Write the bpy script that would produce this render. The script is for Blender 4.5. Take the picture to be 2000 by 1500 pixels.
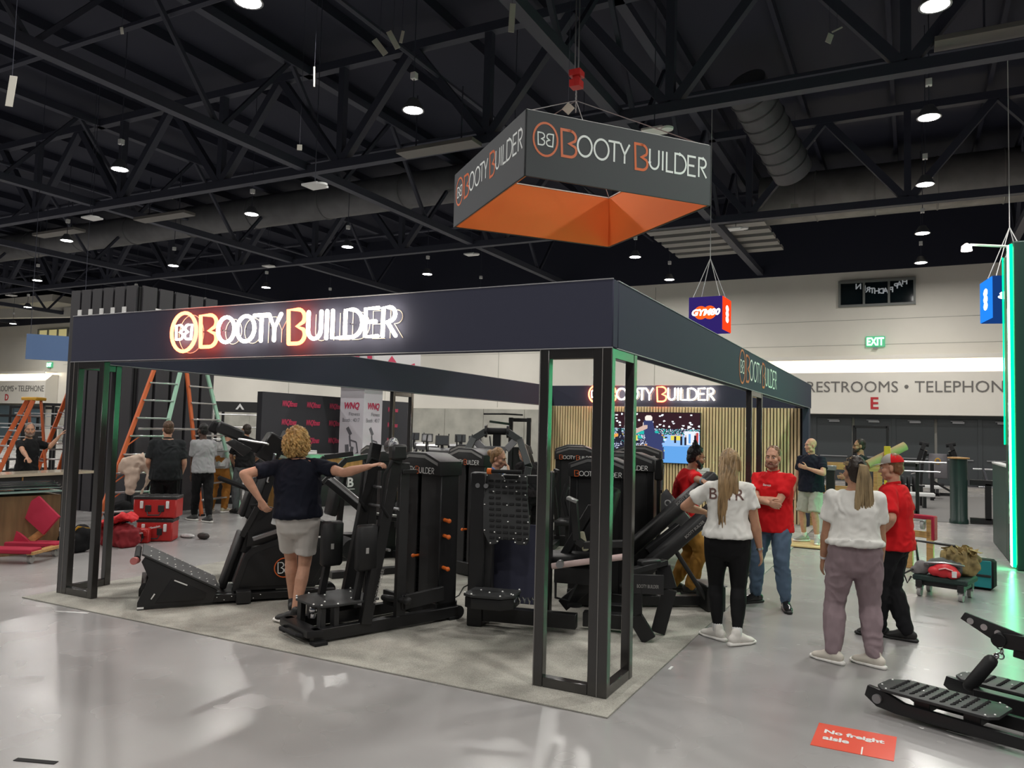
import bpy, bmesh, math, random
from mathutils import Vector as V, Matrix, noise
from mathutils.bvhtree import BVHTree
from math import pi, sin, cos, radians as rad
for o in list(bpy.data.objects): bpy.data.objects.remove(o)
S = bpy.context.scene
COL = S.collection
random.seed(7)

# ------------------------------------------------------------------ camera, world, exposure
cam_d = bpy.data.cameras.new('camera'); cam = bpy.data.objects.new('camera', cam_d); COL.objects.link(cam)
cam_d.sensor_width = 36; cam_d.lens = 1508/2000*36; cam_d.clip_end = 400; cam_d.clip_start = .05
_yaw, _pit, _rol = -.47770, .0582, .0257
_f = V((sin(_yaw)*cos(_pit), cos(_yaw)*cos(_pit), sin(_pit))); _r = V((cos(_yaw), -sin(_yaw), 0)); _u = _r.cross(_f)
_r2 = _r*cos(_rol)+_u*sin(_rol); _u2 = _u*cos(_rol)-_r*sin(_rol)
_M = Matrix((_r2, _u2, -_f)).transposed().to_4x4(); _M.translation = V((1.8655, -5.1286, 1.8476))
cam.matrix_world = _M
S.camera = cam
W = bpy.data.worlds.new('hall'); S.world = W; W.use_nodes = True
W.node_tree.nodes['Background'].inputs[0].default_value = (.55, .6, .7, 1)
W.node_tree.nodes['Background'].inputs[1].default_value = .05
S.view_settings.view_transform = 'Standard'; S.view_settings.look = 'None'
S.view_settings.exposure = 0.0; S.view_settings.gamma = 1.0; S.view_settings.use_curve_mapping = False
S.cycles.use_denoising = True
S.cycles.max_bounces = 6; S.cycles.diffuse_bounces = 3; S.cycles.glossy_bounces = 3; S.cycles.transmission_bounces = 4
S.cycles.sample_clamp_indirect = 4.0; S.cycles.sample_clamp_direct = 0.0
LAMP_W = 172.0
LAMP_XY = [(x, y) for x in (-55.7, -46, -36.1, -26.4, -16.9, -7.45, 2.22, 11.9) for y in (-11.2, -6.3, -1.4, 3.43, 8.0, 12.65, 17.4, 22.8, 27.5)]
LAMP_Z = 8.5

# ------------------------------------------------------------------ materials
def mat(name, col, rough=.5, metal=0., emit=None, es=0., spec=.5, noise_s=0, noise_a=0., bump=0., bump_s=60, alpha=1., trans=0., coat=0., stretch=None):
    m = bpy.data.materials.new(name); m.use_nodes = True
    nt = m.node_tree; b = nt.nodes['Principled BSDF']
    b.inputs['Base Color'].default_value = (*col, 1); b.inputs['Roughness'].default_value = rough
    b.inputs['Metallic'].default_value = metal; b.inputs['Specular IOR Level'].default_value = spec
    if coat: b.inputs['Coat Weight'].default_value = coat; b.inputs['Coat Roughness'].default_value = .15
    if trans: b.inputs['Transmission Weight'].default_value = trans
    if emit: b.inputs['Emission Color'].default_value = (*emit, 1); b.inputs['Emission Strength'].default_value = es
    if noise_a or bump:
        tc = nt.nodes.new('ShaderNodeTexCoord'); src = tc.outputs['Object']
        if stretch:
            mp = nt.nodes.new('ShaderNodeMapping'); mp.inputs['Scale'].default_value = stretch
            nt.links.new(src, mp.inputs[0]); src = mp.outputs[0]
    if noise_a:
        n = nt.nodes.new('ShaderNodeTexNoise'); n.inputs['Scale'].default_value = noise_s or 5; n.inputs['Detail'].default_value = 6
        nt.links.new(src, n.inputs['Vector'])
        r = nt.nodes.new('ShaderNodeValToRGB')
        lo = tuple(max(0, c*(1-noise_a)) for c in col); hi = tuple(min(1, c*(1+noise_a)) for c in col)
        r.color_ramp.elements[0].position = .3; r.color_ramp.elements[1].position = .7
        r.color_ramp.elements[0].color = (*lo, 1); r.color_ramp.elements[1].color = (*hi, 1)
        nt.links.new(n.outputs['Fac'], r.inputs[0]); nt.links.new(r.outputs[0], b.inputs['Base Color'])
    if bump:
        n2 = nt.nodes.new('ShaderNodeTexNoise'); n2.inputs['Scale'].default_value = bump_s; n2.inputs['Detail'].default_value = 4
        nt.links.new(src, n2.inputs['Vector'])
        bp = nt.nodes.new('ShaderNodeBump'); bp.inputs['Strength'].default_value = bump; bp.inputs['Distance'].default_value = .01
        nt.links.new(n2.outputs['Fac'], bp.inputs['Height']); nt.links.new(bp.outputs[0], b.inputs['Normal'])
    return m
def emis(name, col, st):
    return mat(name, (0, 0, 0), 1, emit=col, es=st, spec=0)
M = {}
M['black'] = mat('black_powder_steel', (.013, .013, .014), .38, spec=.4)
M['black2'] = mat('satin_black_panel', (.02, .02, .021), .45, spec=.4)
M['vinyl'] = mat('black_vinyl', (.011, .011, .012), .5, spec=.4)
M['rubber'] = mat('rubber', (.015, .015, .016), .75, spec=.25)
M['grip'] = mat('ribbed_rubber', (.03, .031, .032), .55, spec=.4)
M['chrome'] = mat('chrome', (.75, .75, .76), .16, 1)
M['alu'] = mat('aluminium', (.62, .62, .63), .32, 1)
M['steel'] = mat('grey_steel', (.33, .33, .34), .4, .8)
M['white'] = mat('white_plastic', (.75, .75, .74), .4)
M['stud'] = mat('white_rubber_stud', (.9, .9, .88), .4, emit=None)
M['orange'] = mat('orange_plastic', (.8, .16, .02), .4)
M['logo_o'] = mat('logo_orange', (.62, .12, .025), .5)
M['logo_w'] = mat('logo_white', (.8, .8, .78), .5)
M['logo_g'] = mat('logo_grey', (.35, .34, .33), .5)
M['silver'] = mat('brushed_silver_trim', (.55, .55, .54), .3, .9)
M['red'] = mat('red_plastic', (.5, .02, .018), .38)
M['redd'] = mat('dark_red_cloth', (.24, .012, .018), .8)
M['wood'] = mat('pine_wood', (.5, .28, .1), .55, noise_s=3, noise_a=.25, stretch=(1, 12, 12))
M['navy'] = mat('navy_fascia', (.050, .052, .080), .75, spec=.12, bump=.02, bump_s=400)
M['glass'] = mat('glass', (.9, 1, .95), .03, trans=1., spec=.5)

# ------------------------------------------------------------------ mesh builder
Z = V((0, 0, 1))
def basis(d, up=Z):
    d = d.normalized(); x = d.cross(up)
    if x.length < 1e-4: x = d.cross(V((0, 1, 0)))
    x.normalize(); return x, x.cross(d).normalized(), d       # side, up, along
class MB:
    def __init__(s): s.v = []; s.f = []; s.mi = []; s.cur = 0
    def add(s, vs, fs):
        n = len(s.v); s.v += [tuple(v) for v in vs]; s.f += [tuple(i+n for i in f) for f in fs]; s.mi += [s.cur]*len(fs); return s
    def use(s, i): s.cur = i; return s
    def box(s, c, size, R=None, ch=.004):
        hx, hy, hz = (k/2 for k in size); ch = min(ch, hx*.45, hy*.45, hz*.45); vs = []; ix = {}
        for sx in (-1, 1):
            for sy in (-1, 1):
                for sz in (-1, 1):
                    for a, p in enumerate(((sx*hx, sy*(hy-ch), sz*(hz-ch)), (sx*(hx-ch), sy*hy, sz*(hz-ch)), (sx*(hx-ch), sy*(hy-ch), sz*hz))):
                        ix[sx, sy, sz, a] = len(vs); p = V(p); p = R @ p if R else p; vs.append(p+V(c))
        fs = []; L = ((-1, -1), (1, -1), (1, 1), (-1, 1))
        for q in (-1, 1):
            fs.append([ix[q, a, b, 0] for a, b in L]); fs.append([ix[a, q, b, 1] for a, b in L]); fs.append([ix[a, b, q, 2] for a, b in L])
        for a in (-1, 1):
            for b in (-1, 1):
                fs.append([ix[a, b, -1, 0], ix[a, b, -1, 1], ix[a, b, 1, 1], ix[a, b, 1, 0]])
                fs.append([ix[a, -1, b, 0], ix[a, -1, b, 2], ix[a, 1, b, 2], ix[a, 1, b, 0]])
                fs.append([ix[-1, a, b, 1], ix[-1, a, b, 2], ix[1, a, b, 2], ix[1, a, b, 1]])
                for q in (-1, 1): fs.append([ix[a, b, q, 0], ix[a, b, q, 1], ix[a, b, q, 2]])
        return s.add(vs, fs)
    def bar(s, a, b, w, h, up=Z, ch=.004):
        a, b = V(a), V(b); x, u, d = basis(b-a, V(up)); return s.box((a+b)/2, (w, h, (b-a).length), Matrix((x, u, d)).transposed(), ch)
    def path(s, pts, w, h, up=Z):
        for a, b in zip(pts, pts[1:]): s.bar(a, b, w, h, up)
        return s
    def loft(s, pts, rad, n=10, ref=None, cap=True):
        pts = [V(p) for p in pts]; rad = [(r, r) if not isinstance(r, (tuple, list)) else r for r in rad]
        if cap:
            d0 = (pts[0]-pts[1]).normalized(); d1 = (pts[-1]-pts[-2]).normalized(); r0, r1 = rad[0], rad[-1]
            m0, m1 = min(r0), min(r1)
            pts = [pts[0]+d0*m0*.9, pts[0]+d0*m0*.55]+pts+[pts[-1]+d1*m1*.55, pts[-1]+d1*m1*.9]
            rad = [(r0[0]*.4, r0[1]*.4), (r0[0]*.82, r0[1]*.82)]+rad+[(r1[0]*.82, r1[1]*.82), (r1[0]*.4, r1[1]*.4)]
        vs = []; N = len(pts); px = None
        for i, p in enumerate(pts):
            t = (pts[min(i+1, N-1)]-pts[max(i-1, 0)])
            if t.length < 1e-7: t = Z.copy()
            t.normalize()
            if ref is not None: x = V(ref)
            else: x = px if px is not None else (Z if abs(t.z) < .9 else V((1, 0, 0)))
            x = (x-t*x.dot(t))
            if x.length < 1e-5: x = t.orthogonal()
            x.normalize(); px = x; y = t.cross(x)
            for k in range(n):
                a = 2*pi*k/n; vs.append(p+x*cos(a)*rad[i][0]+y*sin(a)*rad[i][1])
        fs = [[i*n+k, i*n+(k+1) % n, (i+1)*n+(k+1) % n, (i+1)*n+k] for i in range(N-1) for k in range(n)]
        fs += [list(range(n))[::-1], list(range((N-1)*n, N*n))]
        return s.add(vs, fs)
    def tube(s, pts, r, n=8): return s.loft(pts, [r]*len(pts), n, cap=False)
    def cyl(s, a, b, r, r2=None, n=16): return s.loft([a, b], [r, r if r2 is None else r2], n, cap=False)
    def ring(s, c, R, r, ax=(0, 0, 1), n=24, m=6):
        x, y, d = basis(V(ax), V((0.3, 1, .2))); vs = []
        for i in range(n):
            a = 2*pi*i/n; e = x*cos(a)+y*sin(a)
            for k in range(m): b = 2*pi*k/m; vs.append(V(c)+e*(R+r*cos(b))+d*r*sin(b))
        return s.add(vs, [[i*m+k, ((i+1) % n)*m+k, ((i+1) % n)*m+(k+1) % m, i*m+(k+1) % m] for i in range(n) for k in range(m)])
    def ell(s, c, r, R=None, n=14, m=9):
        vs = []; c = V(c)
        for j in range(1, m):
            t = pi*j/m
            for i in range(n):
                a = 2*pi*i/n; p = V((r[0]*sin(t)*cos(a), r[1]*sin(t)*sin(a), r[2]*cos(t))); vs.append(c+(R @ p if R else p))
        top, bot = V((0, 0, r[2])), V((0, 0, -r[2]))
        vs += [c+(R @ top if R else top), c+(R @ bot if R else bot)]
        fs = [[j*n+i, (j+1)*n+i, (j+1)*n+(i+1) % n, j*n+(i+1) % n] for j in range(m-2) for i in range(n)]
        q = (m-1)*n
        fs += [[q, i, (i+1) % n] for i in range(n)]+[[q+1, (m-2)*n+(i+1) % n, (m-2)*n+i] for i in range(n)]
        return s.add(vs, fs)
    def lathe(s, prof, o=(0, 0, 0), n=20):
        o = V(o); vs = [o+V((r*cos(2*pi*k/n), r*sin(2*pi*k/n), z)) for r, z in prof for k in range(n)]; N = len(prof)
        fs = [[i*n+k, i*n+(k+1) % n, (i+1)*n+(k+1) % n, (i+1)*n+k] for i in range(N-1) for k in range(n)]
        fs += [list(range(n))[::-1], list(range((N-1)*n, N*n))]
        return s.add(vs, fs)
    def prism(s, poly, y0, y1, fr='xz'):
        """closed polygon in a plane, extruded along the third axis from y0 to y1"""
        k = {'xz': lambda p, t: (p[0], t, p[1]), 'xy': lambda p, t: (p[0], p[1], t), 'yz': lambda p, t: (t, p[0], p[1])}[fr]
        n = len(poly); vs = [k(p, y0) for p in poly]+[k(p, y1) for p in poly]
        return s.add(vs, [list(range(n)), list(range(n, 2*n))[::-1]]+[[i, i+n, (i+1) % n+n, (i+1) % n] for i in range(n)])
    def quad(s, a, b, c, d): return s.add([a, b, c, d], [[0, 1, 2, 3]])
    def build(s, name, mats, parent=None, smooth=True, bevel=0, angle=38, xf=None):
        me = bpy.data.meshes.new(name); bm = bmesh.new()
        vv = [bm.verts.new(v) for v in s.v]
        for f, mi in zip(s.f, s.mi):
            try: q = bm.faces.new([vv[i] for i in f]); q.material_index = mi
            except ValueError: pass
        bmesh.ops.recalc_face_normals(bm, faces=bm.faces[:])
        if bevel:
            ed = [e for e in bm.edges if len(e.link_faces) == 2 and e.calc_face_angle(0) > .5]
            bmesh.ops.bevel(bm, geom=ed, offset=bevel, segments=2, affect='EDGES', profile=.6)
        if xf: bmesh.ops.transform(bm, matrix=xf, verts=bm.verts[:])
        bm.to_mesh(me); bm.free()
        for m_ in (mats if isinstance(mats, (list, tuple)) else [mats]): me.materials.append(m_)
        if smooth: me.shade_smooth(); me.set_sharp_from_angle(angle=rad(angle))
        o = bpy.data.objects.new(name, me); COL.objects.link(o)
        if parent is not None: o.parent = parent
        return o
def tag(o, label=None, cat=None, group=None, kind=None):
    if label: o['label'] = label
    if cat: o['category'] = cat
    if group: o['group'] = group
    if kind: o['kind'] = kind
    return o
def thing(name, label, cat, loc=(0, 0, 0), rz=0, group=None):
    o = bpy.data.objects.new(name, None); COL.objects.link(o); o.empty_display_size = .1
    loc = tuple(loc); o.location = loc if len(loc) == 3 else (*loc, 0); o.rotation_euler = (0, 0, rad(rz)); return tag(o, label, cat, group)
def struct(o): o['kind'] = 'structure'; return o
def copy_tree(o, parent=None):
    c = o.copy(); COL.objects.link(c)
    if parent is not None: c.parent = parent
    for ch in list(o.children): copy_tree(ch, c)
    return c

# ------------------------------------------------------------------ lettering
_tc = {}
def text_geo(s, bold=0):
    if (s, bold) not in _tc:
        cu = bpy.data.curves.new('lettering', 'FONT'); cu.body = s; cu.size = 1; cu.fill_mode = 'FRONT'; cu.offset = bold; cu.resolution_u = 3
        ob = bpy.data.objects.new('lettering', cu); COL.objects.link(ob)
        dg = bpy.context.evaluated_depsgraph_get(); me = bpy.data.meshes.new_from_object(ob.evaluated_get(dg))
        vs = [v.co.copy() for v in me.vertices]; fs = [tuple(p.vertices) for p in me.polygons]
        bpy.data.objects.remove(ob); bpy.data.curves.remove(cu); bpy.data.meshes.remove(me)
        x0 = min(v.x for v in vs); x1 = max(v.x for v in vs); y0 = min(v.y for v in vs); y1 = max(v.y for v in vs)
        vs = [V((v.x-x0, v.y-y0, 0)) for v in vs]
        _tc[s, bold] = (vs, fs, x1-x0, y1-y0)
    return _tc[s, bold]
def text(mb, s, o, right, up, w=None, h=None, bold=0, thick=0, shear=0):
    """flat lettering fitted to width w and/or height h; o = lower left corner"""
    vs, fs, tw, th = text_geo(s, bold); right, up, o = V(right).normalized(), V(up).normalized(), V(o)
    kx = (w/tw) if w else h/th; ky = (h/th) if h else kx
    P = [o+right*(v.x*kx+shear*v.y*ky)+up*v.y*ky for v in vs]; mb.add(P, fs)
    if thick:
        nn = right.cross(up)*thick; mb.add([p-nn for p in P], fs)
        cnt = {}
        for f in fs:
            for a, b in zip(f, f[1:]+f[:1]): cnt[frozenset((a, b))] = cnt.get(frozenset((a, b)), 0)+1
        ed = [tuple(e) for e, c in cnt.items() if c == 1]
        for a, b in ed: mb.add([P[a], P[b], P[b]-nn, P[a]-nn], [[0, 1, 2, 3]])
def arc(cx, cy, rx, ry, a0, a1, n=12): return [(cx+rx*cos(rad(a0+(a1-a0)*i/n)), cy+ry*sin(rad(a0+(a1-a0)*i/n))) for i in range(n+1)]
def big_b(x0, x1, y0=0, y1=1):
    w = x1-x0; h = y1-y0; r = w*.42; m = y0+h*.5
    p = [(x0+w*.08, y0), (x0, y1), (x1-r, y1)]+arc(x1-r*1.05, y1-h*.24, r*.95, h*.24, 90, -35, 8)+[(x1-r*1.1, m)]
    p += arc(x1-r*.98, y0+h*.25, r*.98, h*.25, 38, -90, 8)+[(x0+w*.08, y0)]
    return p
def logo_strokes(circle=True):
    b, t = .12, .90; h = t-b; L = []
    if circle:
        L.append(('ring', 'o', arc(.565, .5, .565, .62, 0, 360, 28)))
        bb = big_b(.20, .52, .27, .73); L.append(('badge', 'w', bb)); L.append(('badge', 'w', [(1.13-x, y) for x, y in bb]))
    L.append(('B', 'o', big_b(1.30, 2.04))); L.append(('B', 'o', big_b(4.98, 5.64)))
    for a, c in ((2.07, 2.83), (2.89, 3.67)): L.append(('O', 'w', arc((a+c)/2, (b+t)/2, (c-a)/2-.03, h/2, 0, 360, 24)))
    L += [('T', 'w', [(3.62, t), (4.20, t)]), ('T', 'w', [(3.92, t), (3.92, b)])]
    L += [('Y', 'w', [(4.22, t), (4.45, .48), (4.70, t)]), ('Y', 'w', [(4.45, .48), (4.45, b)])]
    L.append(('U', 'w', [(5.76, t), (5.76, b+.26)]+arc(6.0, b+.26, .24, .26, 180, 360, 10)+[(6.24, t)]))
    L.append(('I', 'w', [(6.45, t), (6.45, b)])); L.append(('L', 'w', [(6.66, t), (6.66, b), (7.02, b)]))
    L.append(('D', 'w', [(7.12, b), (7.12, t), (7.34, t)]+arc(7.34, .51, .38, h/2, 90, -90, 12)+[(7.12, b)]))
    L += [('E', 'w', [(8.26, t), (7.83, t), (7.83, b), (8.26, b)]), ('E', 'w', [(7.83, .53), (8.18, .53)])]
    L.append(('R', 'w', [(8.43, b), (8.43, t), (8.64, t)]+arc(8.64, t-.19, .19, .19, 90, -90, 8)+[(8.56, t-.38), (8.86, b)]))
    return L
LOGO_W = 8.9
def ribbon(mb, pts, w):
    """flat stroke of width w with mitred joints in the xy plane -> list of 3D callbacks done by caller"""
    P = [V((p[0], p[1], 0)) for p in pts]; closed = (P[0]-P[-1]).length < 1e-4
    n = len(P); out = []
    for i in range(n):
        a = P[i-1] if i else (P[-2] if closed else None); b = P[i+1] if i < n-1 else (P[1] if closed else None)
        d = [(P[i]-a).normalized()] if a is not None else []
        if b is not None: d.append((b-P[i]).normalized())
        m = sum(d, V((0, 0, 0)))
        if m.length < 1e-3: m = d[0]
        m.normalize(); nn = V((-m.y, m.x, 0)); k = 1/max(.5, abs(nn.dot(V((-d[0].y, d[0].x, 0)))))
        out.append((P[i]+nn*w/2*k, P[i]-nn*w/2*k))
    return out
def logo_flat(mb, o, right, up, width, circle=True, stroke=.085, ci=(0, 1), squeeze=1.):
    """the printed sign: orange strokes use material ci[0], white ci[1]; o = lower left corner"""
    o, right, up = V(o), V(right).normalized(), V(up).normalized(); x0 = 0 if circle else 1.3; k = width/(LOGO_W-x0)
    for nm, c, pts in logo_strokes(circle):
        mb.use(ci[0] if c == 'o' else ci[1])
        rb = ribbon(mb, pts, stroke*(.62 if nm == 'badge' else (1.25 if nm == 'B' else 1)))
        f = lambda p: o+right*(p.x-x0)*k+up*p.y*k*squeeze
        vs = [f(p) for ab in rb for p in ab]
        mb.add(vs, [[2*i, 2*i+1, 2*i+3, 2*i+2] for i in range(len(rb)-1)])

# ------------------------------------------------------------------ the hall
def floor_mat():
    m = bpy.data.materials.new('polished_concrete'); m.use_nodes = True; nt = m.node_tree; b = nt.nodes['Principled BSDF']; N = nt.nodes.new; L = nt.links.new
    tc = N('ShaderNodeTexCoord')
    n1 = N('ShaderNodeTexNoise'); n1.inputs['Scale'].default_value = .35; n1.inputs['Detail'].default_value = 3; n1.inputs['Distortion'].default_value = .6
    n2 = N('ShaderNodeTexNoise'); n2.inputs['Scale'].default_value = 2.0; n2.inputs['Detail'].default_value = 2
    L(tc.outputs['Object'], n1.inputs['Vector']); L(tc.outputs['Object'], n2.inputs['Vector'])
    mx = N('ShaderNodeMix'); mx.data_type = 'FLOAT'; mx.inputs[0].default_value = .15; L(n1.outputs['Fac'], mx.inputs[2]); L(n2.outputs['Fac'], mx.inputs[3])
    r = N('ShaderNodeValToRGB'); e = r.color_ramp.elements; e[0].position = .3; e[0].color = (.300, .292, .292, 1); e[1].position = .7; e[1].color = (.365, .356, .348, 1)
    L(mx.outputs[0], r.inputs[0]); L(r.outputs[0], b.inputs['Base Color'])
    r2 = N('ShaderNodeMapRange'); r2.inputs[1].default_value = .3; r2.inputs[2].default_value = .7; r2.inputs[3].default_value = .23; r2.inputs[4].default_value = .29
    L(n2.outputs['Fac'], r2.inputs[0]); L(r2.outputs[0], b.inputs['Roughness'])
    b.inputs['Specular IOR Level'].default_value = .5
    return m
def carpet_mat():
    m = bpy.data.materials.new('grey_booth_carpet'); m.use_nodes = True; nt = m.node_tree; b = nt.nodes['Principled BSDF']; N = nt.nodes.new; L = nt.links.new
    tc = N('ShaderNodeTexCoord'); n1 = N('ShaderNodeTexNoise'); n1.inputs['Scale'].default_value = 140; n1.inputs['Detail'].default_value = 4
    n2 = N('ShaderNodeTexNoise'); n2.inputs['Scale'].default_value = 2.2; n2.inputs['Detail'].default_value = 6; n2.inputs['Distortion'].default_value = .8
    L(tc.outputs['Object'], n1.inputs['Vector']); L(tc.outputs['Object'], n2.inputs['Vector'])
    mx = N('ShaderNodeMix'); mx.data_type = 'FLOAT'; mx.inputs[0].default_value = .5; L(n1.outputs['Fac'], mx.inputs[2]); L(n2.outputs['Fac'], mx.inputs[3])
    r = N('ShaderNodeValToRGB'); e = r.color_ramp.elements; e[0].position = .38; e[0].color = (.24, .232, .205, 1); e[1].position = .62; e[1].color = (.47, .455, .405, 1)
    L(mx.outputs[0], r.inputs[0]); L(r.outputs[0], b.inputs['Base Color']); b.inputs['Roughness'].default_value = .95; b.inputs['Specular IOR Level'].default_value = .1
    bp = N('ShaderNodeBump'); bp.inputs['Strength'].default_value = .5; bp.inputs['Distance'].default_value = .005; L(n1.outputs['Fac'], bp.inputs['Height']); L(bp.outputs[0], b.inputs['Normal'])
    return m
M['wallw'] = mat('painted_white_wall', (.80, .765, .69), .8, noise_s=.4, noise_a=.05)
M['conc'] = mat('grey_concrete_panels', (.42, .41, .36), .8, noise_s=1.2, noise_a=.18)
M['ceil'] = mat('black_painted_ceiling', (.014, .016, .032), .8)
M['truss'] = mat('black_painted_steelwork', (.036, .039, .060), .65)
M['duct'] = mat('grey_duct', (.22, .21, .20), .5, .2, noise_s=1.5, noise_a=.2)
M['doorp'] = mat('dark_grey_door', (.045, .052, .056), .45)
WY = 31.6
struct(MB().quad((-75, -26, 0), (30, -26, 0), (30, WY, 0), (-75, WY, 0)).build('floor', floor_mat()))
b = MB(); b.box((-22.5, 3, 12.9), (105, 58, .2), ch=0)
for i in range(40): b.box((-74+i*2.6, 3, 12.65), (.12, 57, .3), ch=0)
struct(b.build('ceiling', M['ceil'], smooth=False))
b = MB(); b.box((-22.5, WY+.1, 6.5), (105, .2, 13), ch=0)
struct(b.build('wall_back', M['wallw']))
b = MB(); b.box((-22.5, WY-.03, 10.99), (105, .1, 3.7), ch=0); struct(b.build('wall_back_upper', M['ceil']))
# grey concrete wainscot panels with seams
b = MB()
x = -56
while x < -6:
    b.box((x+1.24, WY-.04, 1.45), (2.46, .12, 2.9), ch=.012); x += 2.48
struct(b.build('wall_back_panelling', M['conc']))
b = MB()
for z_, in ((7.0,), (5.9,)): b.box((-24, WY-.001, z_), (64, .02, .02), ch=0)
for xx in (-40, -33, -25.5, -18, -9.3, 5.5, 12): b.box((xx, WY-.001, 6), (.025, .02, 6), ch=0)
struct(b.build('trim_1', M['conc']))
b = MB(); b.box((30, 3, 6.5), (.2, 58, 13), ch=0); struct(b.build('wall_right', M['wallw']))
b = MB(); b.box((-75, 3, 6.5), (.2, 58, 13), ch=0); struct(b.build('wall_left', M['wallw']))

M['cove'] = emis('cove_light', (1., .9, .7), 5.5)
def soffit(x0, x1, name, letter, tx0, tx1, lx):
    """the projecting portal over a bank of doors, lit from above by a hidden cove strip"""
    b = MB(); b.prism([(WY-.02, 2.85), (WY-1.0, 2.85), (WY-1.0, 4.62), (WY-.5, 5.1), (WY-.02, 5.1)], x0, x1, 'yz')
    struct(b.build(name, M['wallw'], bevel=.01, smooth=False))
    b = MB(); b.box(((x0+x1)/2, WY-.6, 5.30), (x1-x0, 1.0, .06)); b.box(((x0+x1)/2, WY-1.08, 5.24), (x1-x0, .05, .18)); struct(b.build('trim_2', M['wallw']))
    t = thing('cove_strip', 'warm strip of cove light glowing above the %s doors' % letter, 'light', (0, 0, 0))
    MB().box(((x0+x1)/2, WY-1.0, 5.25), (x1-x0-.1, .04, .03), ch=0).build('tube', M['cove'], t)
    L = bpy.data.lights.new('cove', 'AREA'); L.shape = 'RECTANGLE'; L.size = x1-x0-.2; L.size_y = .12; L.energy = 26*(x1-x0); L.color = (1, .86, .62)
    lo = bpy.data.objects.new('cove', L); COL.objects.link(lo); lo.parent = t; lo.location = ((x0+x1)/2, WY-.96, 5.24); lo.rotation_euler = (rad(35), 0, 0)
    y = WY-1.02
    t = thing('wall_lettering', 'raised grey wall lettering reading RESTROOMS and TELEPHONE above red letter %s' % letter, 'sign', (0, 0, 0))
    b = MB(); text(b, 'RESTROOMS \u2022 TELEPHONE', (tx0, y, 3.78), (1, 0, 0), Z, w=tx1-tx0, h=.46, thick=.05, bold=-.002); b.build('grey_letters', mat('letter_grey', (.16, .15, .14), .5), t, smooth=False)
    b = MB(); text(b, letter, (lx, y, 3.07), (1, 0, 0), Z, h=.5, thick=.05, bold=.02); b.build('gate_letter', mat('letter_red', (.5, .02, .03), .5), t, smooth=False)
soffit(-5.2, 8.6, 'trim_3', 'E', -2.15, 5.45, .36)
soffit(-72, -56.5, 'trim_4', 'D', -63.9, -56.65, -61.6)
# bank of dark double doors under the portal
k = 0
for xx in [-5.0+1.56*i for i in range(9)]:
    k += 1
    b = MB(); b.box((xx+.75, WY-.30, 1.36), (1.46, .06, 2.7), ch=.01); d = struct(b.build('door_%d' % k, M['doorp']))
    b = MB(); b.box((xx+.78, WY-.38, 2.56), (.42, .1, .08)); b.bar((xx+.5, WY-.4, 2.62), (xx+.95, WY-.36, 2.62), .03, .03); b.build('door_closer', M['steel'], d)
    b = MB(); b.box((xx+.75, WY-.36, 1.05), (1.1, .05, .05)); b.build('push_bar', M['steel'], d)
b = MB()
for xx in [-5.02+3.12*i for i in range(6)]: b.box((xx, WY-.3, 1.4), (.16, .12, 2.8))
b.box((1.7, WY-.3, 2.78), (13.6, .14, .14)); struct(b.build('trim_5', M['doorp']))
k = 0
for xx in [-71+1.9*i for i in range(7)]:
    k += 1; MB().box((xx+.9, WY-.30, 1.36), (1.8, .06, 2.7), ch=.01); b = MB().box((xx+.9, WY-.3, 1.36), (1.8, .06, 2.7)); struct(b.build('door_%d' % (20+k), mat('blue_grey_door', (.10, .16, .2), .4)))
# left gallery: a pale step with railings and a bank of small windows high up
b = MB(); b.box((-62, WY-1.2, 10.6), (16, 2.4, .5)); b.bar((-70, WY-2.4, 10.0), (-40, WY-2.4, 9.0), .5, .7); struct(b.build('trim_6', M['wallw']))
b = MB(); b.box((-52, WY-.5, 6.6), (3.4, 1.0, 2.6), ch=.02); struct(b.build('trim_7', M['conc']))
def hall_window(n, x0, x1, z0, z1, glass):
    w = MB()
    for xx in (x0, x0+(x1-x0)/3, x0+2*(x1-x0)/3, x1): w.box((xx, WY-.06, (z0+z1)/2), (.09, .16, z1-z0+.09))
    for zz in (z0, z1): w.box(((x0+x1)/2, WY-.06, zz), (x1-x0+.1, .17, .1))
    f = struct(w.build('window_%d' % n, mat('window_frame_grey', (.2, .21, .2), .5)))
    MB().box(((x0+x1)/2, WY-.01, (z0+z1)/2), (x1-x0, .03, z1-z0), ch=0).build('window_glass', glass, f)
    return f
f = hall_window(1, -.92, 2.02, 7.62, 8.68, mat('dark_glass', (.006, .012, .015), .08))
hall_window(2, -59.3, -55.6, 7.2, 8.7, mat('yellow_lit_glass', (.3, .28, .12), .3, emit=(1, .85, .4), es=.35))
bal = thing('letter_balloons', 'string of silver letter balloons seen reversed behind the dark upper window', 'balloons', (0, 0, 0))
b = MB()
for i, ch in enumerate('NIRTHDAPPAH'):
    xx = -.2+i*.18; zz = 8.1+.25*((i-5)/5.)**2+(.1 if i > 7 else 0)
    text(b, ch, (xx+.15, WY-.035, zz), (-1, 0, 0), Z, h=.24, bold=.03, thick=.02)
b.build('letters', mat('silver_foil', (.6, .62, .64), .35, emit=(.6, .65, .7), es=.15), bal, smooth=False)
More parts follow.
